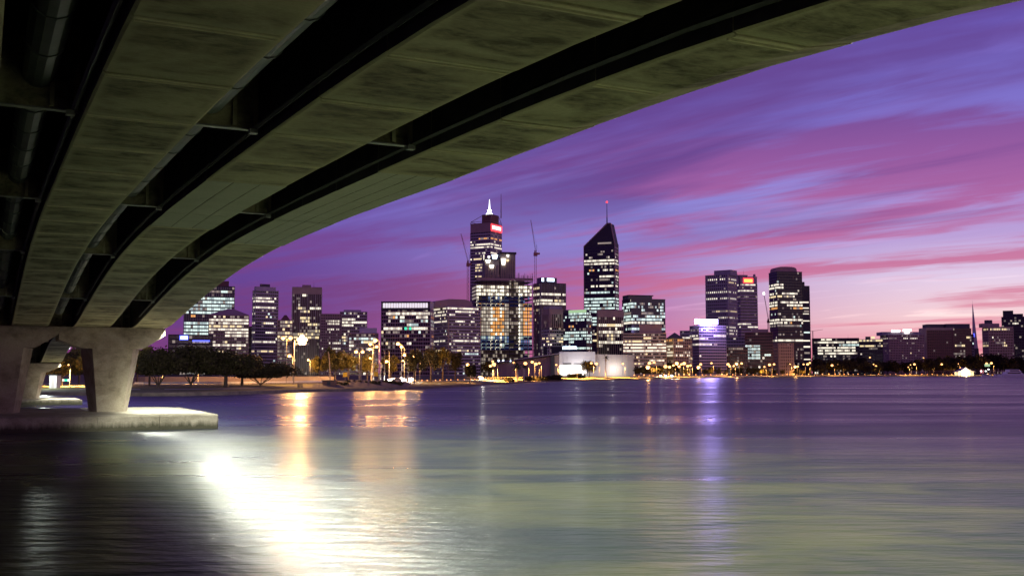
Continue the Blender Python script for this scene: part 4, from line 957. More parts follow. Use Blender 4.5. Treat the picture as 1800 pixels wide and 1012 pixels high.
# bell tower
p = at(1716, 640, 1750); k = 1750 / F; tw = thing('bell_tower', 'slender tapering spire tower with a blue light at its foot', 'tower', (p.x, 1750, 2))
b = MB(); zt_ = at(1712, 535, 1750).z - 2; zb_ = at(1716, 612, 1750).z - 2
b.hexa([(-5.4, -4, 0), (4.6, -4, 0), (4.6, 4, 0), (-5.4, 4, 0)], [(-4.6, -3.4, zb_), (3.4, -3.4, zb_), (3.4, 3.4, zb_), (-4.6, 3.4, zb_)]); b.build('base', 'wall_dark', tw)
b = MB(); tip = Vector((-2.6, 0, zt_)); b.hexa([(-4.2, -3, zb_), (2.8, -3, zb_), (2.8, 3, zb_), (-4.2, 3, zb_)], [(tip.x - .25, -.25, zt_), (tip.x + .25, -.25, zt_), (tip.x + .25, .25, zt_), (tip.x - .25, .25, zt_)]); sp_ = b.build('spire', 'wall_grey', tw)
b = MB(); b.tube(tip, tip + Vector((0, 0, 8)), .15, .05, 4); b.build('finial', 'pole_dark', sp_)
b = MB(); b.box(-4.6, -2.8, -3.9, -3.5, at(1713, 592, 1750).z - 2, at(1713, 586, 1750).z - 2); b.build('blue_light', 'glow_blue', tw)
t = Bld('low_office', 'small violet block between the brown slab and slender spire', 1702, 1711, 588, 1600); t.core('wall_violet').facade(fh=4, bay=3, span='wall_violet', lit=.05)
t = Bld('apartment_building', 'tan gridded block with one lit top floor right of slender spire', 1728, 1778, 575, 1350, corner=1738, side='L', phi=24); t.core('wall_tan').facade(fh=3.4, bay=2.7, sp=.35, pier=.3, span='wall_tan', glass='glass_brown', lit=.03, z1=t.z(577), mixs='wwnnwd', bands=bands((580,), 1741, 1775, 'w') + [(603, 1752, 1762, 'd'), (607, 1760, 1768, 'w')]); t.plant(1731, 1758, 568, 'wall_brown', .2, .8); t.plant(1738, 1748, 562, 'roof_grey', .3, .6, 'lift_tower', t.z(568))
t = Bld('apartment_building', 'dark stepped apartment block at the far right edge', 1769, 1830, 557, 1300); t.core('wall_dark').facade(fh=3.3, bay=3, sp=.4, span='wall_dark', lit=.06, pier=.1, mixs='wnodwd', bands=[(570, 1783, 1789, 'n')]); t.plant(1771, 1786, 545, 'wall_dark', .1, .7); t.plant(1786, 1800, 551, 'wall_dark', .1, .7)
t = Bld('low_office', 'small dark block in the gap behind the ribbed left tower', 434, 443, 575, 1100); t.core('wall_dark').facade(fh=3.3, bay=3, span='wall_dark', lit=.06)

# convention hall
def hall():
    Y = 800; k = Y / F
    t = Bld('convention_hall', 'long low waterfront hall, brown left wing and white floodlit walls', 860, 1112, 640, Y, dep=60, cat='hall')
    z = t.z; x = t.x
    b = MB(); b.hexa([(x(868), 8, -1), (x(982), -3, -1), (x(982), 50, -1), (x(868), 50, -1)], [(x(868), 8, z(640)), (x(982), -3, z(624)), (x(982), 50, z(624)), (x(868), 50, z(640))]); lw = b.build('brown_wing', 'wall_brown', t.t)
    b = MB(); b.hexa([(x(858), 4, z(639.5)), (x(984), -7, z(622)), (x(984), 50, z(622)), (x(858), 50, z(639.5))], [(x(858), 4, z(638)), (x(984), -7, z(620.3)), (x(984), 50, z(620.3)), (x(858), 50, z(638))]); b.build('roof', 'wall_grey', t.t)
    b = MB(); b.box(x(968), x(975), -3.9, -3, -1, z(622)); b.build('pilaster', 'wall_dark', t.t)
    for i in range(10):
        q = MB(); a = x(880) + (x(966) - x(880)) * i / 9; yy = 8 - 11 * (a - x(868)) / (x(982) - x(868)); q.box(a - .12, a + .12, yy - .35, yy - .05, -1, z(640) + (z(624) - z(640)) * (a - x(868)) / (x(982) - x(868)) - .4); q.build('cladding_rib', 'wall_brown', t.t)
    b = MB(); b.box(x(982.5), x(1046), .3, 50, z(641), z(618)); uw = b.build('upper_wall', 'wall_white', t.t)
    for i in range(9):
        a, c = x(982.5 + 63.5 * i / 9) + .12, x(982.5 + 63.5 * (i + 1) / 9) - .12
        for za, zb in ((641, 629.7), (629.3, 618)): q = MB(); q.box(a, c, 0, .296, z(za), z(zb)); q.build('panel', 'wall_white', uw)
    b = MB(); b.box(x(982.5), x(1031), 1.5, 45, -1, z(641)); b.build('lower_wall', 'wall_white', t.t)
    b = MB(); n_ = 12
    for i in range(n_): q = MB(); a, c = x(983.5), x(1030); w = (c - a) / n_; q.box(a + w * i + .12, a + w * (i + 1) - .12, 1.2, 1.45, .6, z(641.5)); q.build('lit_glazing', 'glow_hall', t.t)
    b = MB(); b.box(x(990), x(1004), -.4, -.02, z(640), z(638)); b.box(x(1008), x(1030), -.4, -.02, z(639.5), z(638.4)); b.build('louvre', 'wall_dark', t.t)
    b = MB(); b.hexa([(x(1031), 2, -1), (x(1113), -4, -1), (x(1113), 50, -1), (x(1031), 50, -1)], [(x(1040), 2, z(622)), (x(1112), -4, z(624)), (x(1112), 50, z(624)), (x(1040), 50, z(622))]); rw_ = b.build('right_wall', 'wall_hall', t.t)
    for i in range(7): q = MB(); a = x(1042 + 70 * i / 7); yy = 2 - 6 * (a - x(1031)) / (x(1113) - x(1031)); q.box(a - .12, a + .12, yy - .2, yy + .1, -.5, z(623.2)); q.build('cladding_joint', 'wall_grey', rw_)
    lamp_light(t.t, (x(1014), -13, z(645)), 8000, (1, .97, 1), .6); lamp_light(t.t, (x(1075), -9, z(648)), 5500, (1, .96, .98), .5)
    for px in (876, 884, 897):
        q = MB(); q.ball((x(px), 4.5, z(633.5)), .8, 6); q.build('eave_light', 'glow_bluewhite', t.t)
hall()

# ------------------------------------------------------------------ vegetation
def crown_mesh(name, rx, ry, rz, cards, size, lobes, mt, seed, flat=0.0):
    r = random.Random(seed); b = MB(); L_ = []; lobes = int(lobes * 1.6)
    for i in range(lobes):
        a = r.uniform(0, 2 * math.pi); d = math.sqrt(r.random()) * .72; h = r.uniform(-.55, .75)
        L_.append((Vector((math.cos(a) * d * rx, math.sin(a) * d * ry, h * rz * (1 - .5 * d))), r.choice((.14, .2, .26, .34, .42))))
    for _ in range(cards):
        c, s = r.choice(L_); d = Vector((r.gauss(0, 1), r.gauss(0, 1), r.gauss(0, 1))).normalized() * (r.random() ** .4) * s * r.choice((1, 1, 1, 1.25))
        p = c + Vector((d.x * rx, d.y * ry, d.z * rz * 1.15))
        if p.z < -rz * (.75 - flat): continue
        e = Vector((r.gauss(0, 1), r.gauss(0, 1), r.gauss(0, .7))).normalized(); f = e.orthogonal().normalized(); w = size * r.uniform(.6, 1.35)
        f = Matrix.Rotation(r.uniform(0, 6.28), 3, e) @ f; g = e.cross(f) * .62
        b.poly([p - f * w, p - g * w, p + f * w, p + g * w])
    return b.mesh('crown', mt)
def trunk_mesh(kind, h, r0, spread, seed, bark='bark'):
    r = random.Random(seed); b = MB(); n_ = {'multi': 7, 'single': 1}[kind]
    if kind == 'single':
        b.tube((0, 0, 0), (.1, 0, h * .55), r0, r0 * .7, 7)
        for i in range(5):
            a = i * 1.257 + r.random(); m_ = Vector((.1, 0, h * .5 + .05 * i)); e = m_ + Vector((math.cos(a) * spread * .5, math.sin(a) * spread * .5, h * .4)); b.tube(m_, e, r0 * .5, r0 * .15, 5)
    else:
        b.tube((0, 0, 0), (0, 0, h * .16), r0 * 1.9, r0 * 1.5, 9)
        for i in range(n_):
            a = i * 2 * math.pi / n_ + r.uniform(-.3, .3); m_ = Vector((math.cos(a) * r0, math.sin(a) * r0, h * .1)); e1 = Vector((math.cos(a) * spread * .4, math.sin(a) * spread * .4, h * .42)); e2 = e1 + Vector((math.cos(a + .2) * spread * .4, math.sin(a + .2) * spread * .4, h * .45))
            b.tube(m_, e1, r0 * .75, r0 * .5, 6); b.tube(e1, e2, r0 * .5, r0 * .2, 6); b.tube(e1, e1 + Vector((math.cos(a - .8) * spread * .2, math.sin(a - .8) * spread * .2, h * .4)), r0 * .35, r0 * .12, 5)
    return b.mesh('trunk', bark)
def put_tree(name, label, loc, crown_me, trunk_me, cz, rz=0, sc=1.0, group=None):
    t = thing(name, label, 'tree', loc, rz, group)
    for nm, me, z in (('trunk', trunk_me, 0), ('crown', crown_me, cz)):
        o = bpy.data.objects.new(nm, me); C.objects.link(o); o.parent = t; o.location = (0, 0, z)
    t.scale = (sc, sc, sc); return t
# four big spreading figs by the water on the left
figs = [(278, 16, 612, 36, 'dark spreading tree close beside the bridge pier', 1), (335, 22, 604, 44, 'largest spreading tree, many bare stems fanning from its foot', 2), (396, 20, 617, 46, 'broad dark tree with one thick stem by the path', 3), (458, 24, 636, 54, 'low wide tree sloping down towards the big lamp', 4)]
for x, off, yt, hw, lab, sd in figs:
    p = land(x, off + 14); Y = p.y; k = Y / F; H = at(x, yt, Y).z - p.z; rx = hw * k; rzz = H * .46
    cm_ = crown_mesh('crown', rx * 1.3, rx * .9, rzz, 9500, .30, 24, 'leaf_dark', sd, .28)
    tm_ = trunk_mesh('multi' if sd != 3 else 'single', H * .75, .17 if sd != 3 else .45, rx * .9, sd)
    put_tree('fig_tree', lab, p, cm_, tm_, H * .56)
p = land(425, 48); put_tree('fig_tree', 'dark rounded tree behind the gap between two spreading trees', p, crown_mesh('crown', 6.5, 5, 3.0, 4500, .3, 12, 'leaf_dark', 9), trunk_mesh('single', 5, .35, 4, 9), 4.6)
# park trees
TREES = [  # x, top y, half width px, offset, material, label
 (588, 614, 24, 70, 'leaf_mid', 'rounded green tree right of the brightest lamp mast'), (560, 622, 16, 90, 'leaf_mid', 'thin lit tree just right of the pale lamp mast'),
 (612, 618, 18, 85, 'leaf_mid', 'green tree over the first yellow sign'), (645, 622, 20, 110, 'leaf_mid', 'green tree behind the tall twin masts'),
 (686, 622, 18, 120, 'leaf_mid', 'loose tree behind the pair of thin poles'), (728, 612, 22, 40, 'leaf_mid', 'single tree with clear trunk by the bright headlights'),
 (757, 609, 16, 60, 'leaf_dark', 'dark tall tree left of the lamplit pair'), (778, 606, 16, 62, 'leaf_mid', 'tallest green tree in the middle clump'),
 (800, 614, 15, 70, 'leaf_dark', 'dark tree at the right of the middle clump'), (826, 636, 12, 14, 'leaf_dark', 'small black tree standing at the water edge'),
 (858, 634, 14, 120, 'leaf_mid', 'pale lit tree left of the brown hall wing'), (1036, 634, 13, 60, 'leaf_mid', 'lit tree before the white hall wall'),
 (1150, 642, 22, 90, 'leaf_dark', 'dark tree under the cream banded block'), (1186, 636, 20, 160, 'leaf_dark', 'dark tree before the pyramid roofed hotel'),
 (1128, 646, 12, 120, 'leaf_dark', 'dark tree at the right end of the hall')]
for i, (x, yt, hw, off, lm, lab) in enumerate(TREES):
    p = land(x, off); Y = p.y; k = Y / F; H = at(x, yt, Y).z - p.z; rx = hw * k
    cm_ = crown_mesh('crown', rx * 1.1, rx, H * .40, 2600, max(.28, rx * .075), 12, lm, 40 + i)
    put_tree('park_tree', lab, p, cm_, trunk_mesh('single', H * .8, max(.16, H * .025), rx, i, 'bark'), H * .62)
# far tree row on the right: copies of three crowns
base_cm = [crown_mesh('crown', 5.5, 5.5, 5.0, 1500, .55, 11, ('leaf_dark', 'leaf_dark', 'leaf_mid')[i], 70 + i) for i in range(3)]; base_tm = [trunk_mesh('single', 7, .3, 4, 80 + i) for i in range(3)]
r = random.Random(5)
for i in range(58):
    x = 1428 + i * 6.6 + r.uniform(-3, 3); off = r.choice((45, 90, 110, 160, 210)); p = land(x, off)
    top = 628 + 8 * math.sin(x * .021) + r.uniform(-6, 8) if x > 1500 else 634 + r.uniform(-8, 6)
    H = at(x, top, p.y).z - p.z; put_tree('shore_tree', 'dark tree in the row along the far right shore', p, base_cm[i % 3], base_tm[i % 3], 6.6, r.uniform(0, 6), max(.6, H / 11.8), 'trees along the far right shore')
for i, x in enumerate((1120, 1135, 1160, 1178, 1196, 1206, 1222, 1240, 1250, 1262, 1276, 1288, 1300, 1318, 1328, 1337, 1348, 1362, 1375, 1398, 1405, 1412, 1422)):
    p = land(x, r.choice((84, 96, 110))); put_tree('shore_tree', 'small dark tree in the row below the towers', p, base_cm[2 if i % 4 else 1], base_tm[i % 3], 6.6, r.uniform(0, 6), r.uniform(.55, .85), 'small trees below the towers')
for i, x in enumerate((108, 122, 138, 150, 92, 165, 60, 240, 262)):
    p = land(x, 50 + 9 * (i % 4)); put_tree('bank_tree', 'lamplit tree on the bank seen under the bridge', p, base_cm[i % 3], base_tm[i % 3], 6.6, i, .62 + .1 * (i % 3), 'trees on the bank beyond the bridge')
# palms
def palm(label, x, off, yt, lean=0.0, fronds=20, size=2.4, r0=.2):
    p = land(x, off); H = at(x, yt, p.y).z - p.z; t = thing('palm_tree', label, 'palm', p)
    b = MB(); n_ = 5; pts = [Vector((lean * (i / n_) ** 2, 0, H * .93 * i / n_)) for i in range(n_ + 1)]
    for i in range(n_): b.tube(pts[i], pts[i + 1], r0 * (1.25 - .1 * i), r0 * (1.2 - .1 * i), 6)
    b.build('trunk', 'bark_pale', t); rr = random.Random(int(x)); c = pts[-1]
    for i in range(fronds):
        a = rr.uniform(0, 6.28); el = rr.uniform(-.7, 1.3); b = MB(); prev = c; d = Vector((math.cos(a) * math.cos(el), math.sin(a) * math.cos(el), math.sin(el))); sd = Vector((-math.sin(a), math.cos(a), 0))
        for s_ in range(4):
            nx = prev + d * (size / 4); w0 = size * .13 * (1 - s_ / 5); w1 = size * .13 * (1 - (s_ + 1) / 4.2)
            for q in (-1, 1): b.quad(prev, nx, nx + sd * q * w1 - Vector((0, 0, w1 * .6)), prev + sd * q * w0 - Vector((0, 0, w0 * .6)))
            d = (d + Vector((0, 0, -.22))).normalized(); prev = nx
        b.build('frond', 'leaf_palm', t)
palm('tall thin palm with small head before the white hall', 1065, 70, 626, 0, 16, 3.2, .32)
palm('pale trunked palm between the lamplit green trees', 580, 66, 612, -.6, 18, 2.2, .16)
palm('leafy date palm on the water edge before the brown hall', 909, 10, 641, 0, 26, 3.4, .55)
palm('shorter palm close beside the date palm', 921, 14, 644, .3, 16, 2.6, .3)
palm('short round headed palm below the tan block', 1386, 40, 638, 0, 16, 4.2, .4)
palm('slim leaning palm behind the second yellow sign', 652, 75, 630, .5, 14, 1.8, .13)
# shrubs on the rocky bank
shr = crown_mesh('crown', 2.4, 2.0, 1.1, 1300, .2, 8, 'leaf_dark', 90, .3)
for i, (x, off, sc) in enumerate(((596, 14, .9), (622, 16, 1.1), (640, 17, 1.0), (655, 15, 1.0), (668, 18, 1.05), (684, 16, .95), (697, 14, .8), (575, 16, .7), (897, 8, 1.3), (930, 8, 1.4), (955, 7, 1.5), (975, 8, 2.0), (965, 9, 1.6), (940, 8, 1.2), (1008, 50, 1.8), (1020, 50, 2.0))):
    o = bpy.data.objects.new('shrub', shr); C.objects.link(o); p = land(x, off); o.location = p + Vector((0, 0, .55 * sc)); o.scale = (sc, sc, sc); o.rotation_euler = (0, 0, i)
    tag(o, 'low dark shrub on the stony bank near the dark shed' if x < 700 else ('low dark bush on the lawn edge by the palms' if x < 990 else 'clipped bush before the bright hall glazing'), 'shrub', 'shrubs on the stony bank' if x < 700 else ('bushes by the palms' if x < 990 else 'bushes before the hall'))
b = MB(); rr = random.Random(3)                     # the rocky mound itself
A = [land(x, 8) for x in range(548, 730, 7)]; top = [land(x, 18) + Vector((0, 0, 1.5 * max(0, math.sin(math.pi * (i + .5) / 27)) ** .5 + rr.uniform(-.15, .2))) for i, x in enumerate(range(548, 730, 7))]; bk = [land(x, 30) for x in range(548, 730, 7)]
for P, Q in ((A, top), (top, bk)):
    for i in range(len(A) - 1): b.quad(P[i], P[i + 1], Q[i + 1], Q[i])
o = b.build('bank_mound', 'rock'); o['kind'] = 'structure'

# ------------------------------------------------------------------ lamps
def street_lamp(label, x, y, off=None, Y=None, heads=1, size=.55, power=2500, group=None, big=False, light=True, pole='lamp_pole', col=ORANGE, glow='lamp_orange', bare=False):
    p = land(x, off) if off is not None else Vector((at(x, y, Y).x, Y, 2.0))
    h = at(x, y, p.y).z - p.z; t = thing('street_lamp', label, 'street lamp', p, 0, group)
    b = MB(); r0 = max(.06, p.y / F * .2); arm = size * 1.8
    b.tube((arm, 0, 0), (arm, 0, h - .3), r0, r0 * .8); b.path([(arm, 0, h - .35), (0, -.1, h + size * .7)], r0 * .6); 
    if heads == 2: b.path([(arm, 0, h - .35), (2 * arm, -.1, h + size * .7)], r0 * .6)
    b.build('pole', pole, t)
    for i in range(heads):
        b = MB(); b.box(arm * 2 * i - size * .8, arm * 2 * i + size * .8, -size * .5, size * .5, h + size * .75, h + size * .95); b.build('lamp_hood', 'pole_dark', t)
        b = MB(); b.ball((arm * 2 * i, -.1, h), size, 8, .8); b.build('bulb', glow, t)
    if light: lamp_light(t, (heads > 1 and arm or 0, -1.2, h - size - .6), power, col, .5, spot=None if bare else 152)
    return t
# the big mast with its cluster of floodlights
p = land(516, 40); Y = p.y; k = Y / F
t = thing('floodlight_mast', 'brightest orange floodlight cluster on a tall pale mast by the shore', 'street lamp', p)
b = MB(); h = at(516, 598, Y).z - p.z; b.tube((0, 0, 0), (0, 0, h), .17, .11, 8); b.path([(0, 0, h), (14 * k, 0, h + .3)], .07); b.build('pole', 'lamp_pole', t)
for i, (dx, dz, r_) in enumerate(((14, 0, 1.15), (9, 1, .7), (19, 1, .7), (14, 6, .7), (11, -5, .62), (17, -5, .62))):
    b = MB(); b.ball((dx * k, -.25, h + dz * k), r_, 8, .8); b.build('floodlight', 'lamp_big', t)
lamp_light(t, (14 * k, -1.6, h - .4), 19000, (1, .50, .18), .7)
L1 = [(496, 594, 55, 2, .42, 'twin lamp left of the brightest floodlight'), (508, 625, 70, 1, .38, 'small lamp low beside the tall pale mast'), (541, 632, 90, 1, .26, 'tiny lamp low right of the tall pale mast'),
      (625, 618, 60, 2, .40, 'twin lamp on paired pale masts, left of the four lamp cluster'), (649, 613.5, 72, 1, .38, 'lowest lamp of the four lamp cluster'), (650, 604.5, 84, 1, .42, 'middle left lamp of the four lamp cluster'), (659, 598, 92, 1, .52, 'highest lamp of the four lamp cluster'), (661, 609, 66, 1, .36, 'lower right lamp of the four lamp cluster'), (650, 629, 100, 1, .26, 'faint lamp below the four lamp cluster'),
      (679.5, 635, 66, 1, .34, 'low yellow lamp between two thin poles'), (699, 604, 74, 1, .48, 'upper lamp of the pair before the wide white topped block'), (705, 609, 78, 1, .40, 'lower lamp of the pair before the wide white topped block'), (711, 623.5, 60, 1, .44, 'lamp on a pale pole left of the single tree'), (726, 626, 82, 1, .34, 'lamp glowing behind the single tree'), (735, 633, 96, 1, .24, 'small lamp right of the single tree'), (708, 634, 90, 1, .22, 'faint lamp under the lamp on the pale pole'),
      (822, 640.5, 24, 1, .42, 'reddish lamp above the small black tree')]
for x, y, off, hd, sz, lab in L1: street_lamp('orange ' + lab, x, y, off, heads=hd, size=sz * 1.3, power=2600 if y < 612 or y < 620 and hd == 2 else 4200, bare=True)
L2 = [(866, 635, 190, .5), (868, 640, 60, .7), (862, 643, 40, .45), (903, 637, 200, .5), (923.5, 638.5, 30, .7), (935.5, 636, 130, .7), (942, 639.5, 60, .75), (948, 638, 195, .6), (1039.5, 638, 40, .6), (1048.5, 639, 90, .8), (1095, 639, 50, .6), (978, 641, 70, .45), (1012, 643, 30, .4)]
for i, (x, y, off, sz) in enumerate(L2): street_lamp('orange lamp on the lawn before the low waterfront hall', x, y, off, size=sz * 1.25, pole='pole_dark', power=110000, group='lamps before the waterfront hall')
L3 = [(1139, 645), (1142, 638), (1150, 637), (1170, 644), (1177, 645), (1184, 642), (1190, 638), (1194, 644), (1198, 640), (1203, 638.5), (1209, 643), (1214, 642), (1228, 645), (1232, 640), (1251, 638), (1280, 640), (1283, 643.5), (1290, 643), (1295, 639), (1304, 638.5), (1344, 644.5), (1353, 641), (1361, 640), (1389, 640), (1398, 644), (1402.5, 644), (1413, 640), (1420, 640), (1424, 637.5)]
for i, (x, y) in enumerate(L3): street_lamp('orange street lamp in the row below the towers', x, y, (25, 58, 82)[i % 3], size=(1.5, 1.25, 1.05)[i % 3], pole='pole_dark', power=80000 if i % 6 else 12000, group='lamps in the row below the towers', light=i % 3 != 1, bare=i % 6 == 0)
L4 = [(1463, 642, 1.3), (1473, 640, .8), (1480, 639.5, .9), (1536, 640, .7), (1540, 643, 1.3), (1544, 639.5, .8), (1597, 645, .6), (1601, 641, .6), (1608, 640, 1.3), (1624, 629, .9), (1637.5, 640, 1.3), (1656, 640, 1.2), (1684, 639.5, 1.2), (1684, 643, .7), (1675, 648, 1.1), (1735, 638.5, 1.2), (1743.5, 638, 1.4), (1530, 628, .8)]
for i, (x, y, sz) in enumerate(L4): street_lamp('orange street lamp among dark trees on the far right shore', x, y, 50, size=sz * 1.25, pole='pole_dark', power=80000, group='lamps on the far right shore', light=i % 2 == 0)
street_lamp('orange lamp unseen behind the largest spreading tree', 345, 646, 72, size=.2, power=9000)  # unseen lamps added behind the crowns for the light beneath them
street_lamp('orange lamp unseen behind the low wide tree by the big mast', 440, 650, 72, size=.2, power=9000)
street_lamp('orange lamp unseen behind the tree beside the bridge pier', 282, 646, 72, size=.2, power=9000)
# low lights along the far road: added globes on posts, standing in for car light trails
bl_ = MB(); bl_.tube((0, 0, 0), (0, 0, 1.2), .15); bp = bl_.mesh('post', 'pole_dark'); bl2 = MB(); bl2.ball((0, 0, 1.7), .55, 6); bg_ = bl2.mesh('globe', 'glow_trail')
r = random.Random(12)
for i in range(74):
    x = 1115 + i * 9.0 + r.uniform(-3, 3)
    if 1690 < x < 1730: continue
    t = thing('trail_globe', 'added low orange globe standing in for car light trails along the far shore road', 'bollard lamp', land(x, r.choice((56, 58, 84))), 0, 'low lights along the far shore road')  # no real bollard lamps: added globes standing in for car light trails
    for nm, me in (('post', bp), ('globe', bg_)): o = bpy.data.objects.new(nm, me); C.objects.link(o); o.parent = t
    t.scale = (r.uniform(.45, 1.15),) * 3
for i in range(16):
    x = 700 + i * 10.5 + r.uniform(-3, 3); t = thing('trail_globe', 'added small low orange globe standing in for car light trails by the middle clump', 'bollard lamp', land(x, 58), 0, 'low lights by the middle clump')  # no real bollard lamps: added globes standing in for car light trails
    for nm, me in (('post', bp), ('globe', bg_)): o = bpy.data.objects.new(nm, me); C.objects.link(o); o.parent = t
    t.scale = (.3,) * 3
# plain poles without heads
for x, yt, off, lab in ((632, 612, 50, 'left'), (634.5, 611, 52, 'right'), (656.5, 615, 64, 'a'), (675.5, 616, 60, 'b'), (683.5, 617, 70, 'c'), (669, 636, 66, 'd')):
    p = land(x, off); b = MB(); b.tube((0, 0, 0), (0, 0, at(x, yt, p.y).z - p.z), .12, .08); b.tube((0, 0, at(x, yt, p.y).z - p.z), (-.5, 0, at(x, yt, p.y).z - p.z + .25), .06); o = b.build('lamp_mast', 'lamp_pole'); o.location = p; tag(o, 'thin pale unlit mast between the four lamp cluster and the trees', 'mast', 'unlit pale masts')

MARKS = [(-500, 'the bridge'), (180, 'the spreading trees'), (690, 'the wide white topped block'), (758, 'the curved roof block'), (840, 'the brown hall wing'), (982, 'the white hall front'), (1040, 'the right hall wall'), (1113, 'the cream banded block'), (1170, 'the pyramid roofed hotel'), (1216, 'the violet sign block'), (1277, 'the dark red block'), (1311, 'the teal lit block'), (1351, 'the tan block'), (1394, 'the rounded black tower'), (1430, 'the long lit block'), (1507, 'the yellow floored block'), (1549, 'the wide brown hotel'), (1620, 'the big dark slab'), (1704, 'the slender spire'), (1728, 'the tan gridded block'), (1778, 'the far right stepped block')]
ORD = ['first', 'second', 'third', 'fourth', 'fifth', 'sixth', 'seventh', 'eighth', 'ninth', 'tenth', 'eleventh', 'twelfth', 'thirteenth', 'fourteenth', 'fifteenth']
def relabel(group, prefix):
    it = []
    for o in C.objects:
        if o.get('group') == group:
            l = o.location; v = l - Vector((0, 0, EYE)); d = v.y * CP + v.z * SP; it.append((900 + F * v.x / d, o))
    it.sort(key=lambda q: q[0]); cnt = {}
    for x, o in it:
        mk = [m_ for a, m_ in MARKS if x >= a][-1]; k = cnt.get(mk, 0); cnt[mk] = k + 1
        o['label'] = '%s before %s, %s from the left' % (prefix, mk, ORD[min(k, 14)])
# ------------------------------------------------------------------ vehicles, signs, boats, small things
def car_proto(label):
    t = thing('parked_car', label, 'car')
    prof = [(-2.2, .35), (2.2, .35), (2.25, .75), (1.9, .88), (1.2, .95), (.75, 1.38), (-.9, 1.42), (-1.6, .98), (-2.15, .9)]
    b = MB(); b.hexa([(x, -.85, z) for x, z in prof], [(x, .85, z) for x, z in prof]); b.build('body', 'car_paint', t)
    b = MB(); b.hexa([(x, -.865, z) for x, z in ((-1.35, .98), (1.0, .98), (.68, 1.32), (-.85, 1.35))], [(x, .865, z) for x, z in ((-1.35, .98), (1.0, .98), (.68, 1.32), (-.85, 1.35))]); b.build('window', 'car_glass', t)
    for x in (-1.35, 1.4):
        for y in (-.82, .82): b = MB(); b.tube((x, y - .1, .33), (x, y + .1, .33), .33, k=12); b.build('wheel', 'rubber', t)
    for y in (-.6, .6):
        b = MB(); b.box(2.2, 2.32, y - .2, y + .2, .6, .8); b.build('headlight', 'lamp_white', t)
        b = MB(); b.box(-2.3, -2.18, y - .2, y + .2, .65, .85); b.build('taillight', 'glow_red', t)
    return t
c0 = car_proto('car with white headlights on, left of the single tree'); first = True
for x, off, rz, lab in ((694, 58, R(-125), 'car with headlights on, left of the single tree'), (706, 60, R(-70), 'car facing the water with white headlights, nearest the single tree'), (722, 64, R(-80), 'car with white headlights just behind the single tree'), (842, 66, R(-60), 'car with headlights on, right of the small black tree'), (1170, 66, R(-95), 'car with headlights on, under the pyramid roofed hotel'), (1180, 68, R(-85), 'second car with headlights, beside one under the pyramid hotel'), (1160, 70, R(-80), 'car with headlights on, before the cream banded block')):
    c = c0 if first else copy_tree(c0); first = False
    c.location = land(x, off) + Vector((0, 0, .06)); c.rotation_euler = (0, 0, rz); c['label'] = lab; c['group'] = 'cars on the shore road'
    lamp_light(c, (3.2, 0, .9), 1500 if x < 900 else 6000, (1, .95, .85), .3)
for x, y, lab in ((606.5, 658, 'blank yellow road sign left of the twin masts'), (660.5, 657, 'blank yellow road sign below the four lamp cluster')):
    p = land(x, 40); t = thing('road_sign', lab, 'road sign', p); h = at(x, y, p.y).z - p.z
    b = MB(); b.tube((0, 0, 0), (0, .06, h), .05); b.build('post', 'lamp_pole', t); b = MB(); b.box(-.55, .55, -.06, -.01, h - .6, h + .55); b.build('panel', 'sign_yellow', t)
    b = MB(); b.box(-.58, .58, -.009, .02, h - .63, h + .58); b.build('backing', 'pole_dark', t)
p = land(579, 14); t = thing('shed', 'dark flat roofed shed on the stony bank', 'shed', p)
b = MB(); b.box(-1.5, 1.5, -1, 1, -.2, 1.5); b.build('wall', 'wall_red', t); b = MB(); b.box(-1.7, 1.7, -1.2, 1.2, 1.5, 1.68); b.build('roof', 'roof_grey', t); b = MB(); b.box(-.4, .4, -1.05, -1.005, -.1, 1.3); b.build('door', 'wall_dark', t)
p = land(96, 25); t = thing('shed', 'white lit hut on the bank seen under the bridge', 'shed', p)
b = MB(); b.box(-.75, .75, -1, 1, -.2, 2.6); b.build('wall', 'wall_white', t); b = MB(); b.box(-.9, .9, -1.2, 1.2, 2.6, 2.75); b.build('roof', 'roof_grey', t); b = MB(); b.box(-.3, .3, -1.03, -1.004, 0, 2.1); b.build('door', 'wall_grey', t)
q = land(97, 14); lamp_light(t, (0.6, -6, 4.2), 2600, (.9, 1, .9), .3)
for i, x in enumerate((524, 527, 530.5)):
    p = land(x, 17); b = MB(); b.tube((0, 0, 0), (0, 0, .8), .16, .14, 8); b.tube((0, 0, .8), (0, 0, .88), .2, .2, 8); o = b.build('bollard', 'pole_dark'); o.location = p; tag(o, 'dark squat bollard on the path below the brightest floodlight', 'bollard', 'bollards below the floodlight')
# lights under the bridge on the bank
for x, y in ((148, 636), (119, 641)): street_lamp('small orange lamp on the bank, seen under the bridge' if x == 148 else 'faint orange lamp on the bank, lower left under the bridge', x, y, 45, size=.2, power=42000)
p = land(115, 30); t = thing('noticeboard', 'lit green and white board on the bank beyond the bridge', 'noticeboard', p)
b = MB(); b.tube((-.9, 0, 0), (-.9, 0, 1.9), .05); b.tube((.9, 0, 0), (.9, 0, 1.9), .05); b.build('post', 'lamp_pole', t); b = MB(); b.box(-.75, -.35, -.05, 0, 1.3, 1.8); b.box(.35, .75, -.05, 0, 1.3, 1.8); b.build('lit_panel', 'glow_neutral', t); b = MB(); b.box(-.33, .33, -.05, 0, 1.35, 1.75); b.build('green_panel', 'glow_green', t)
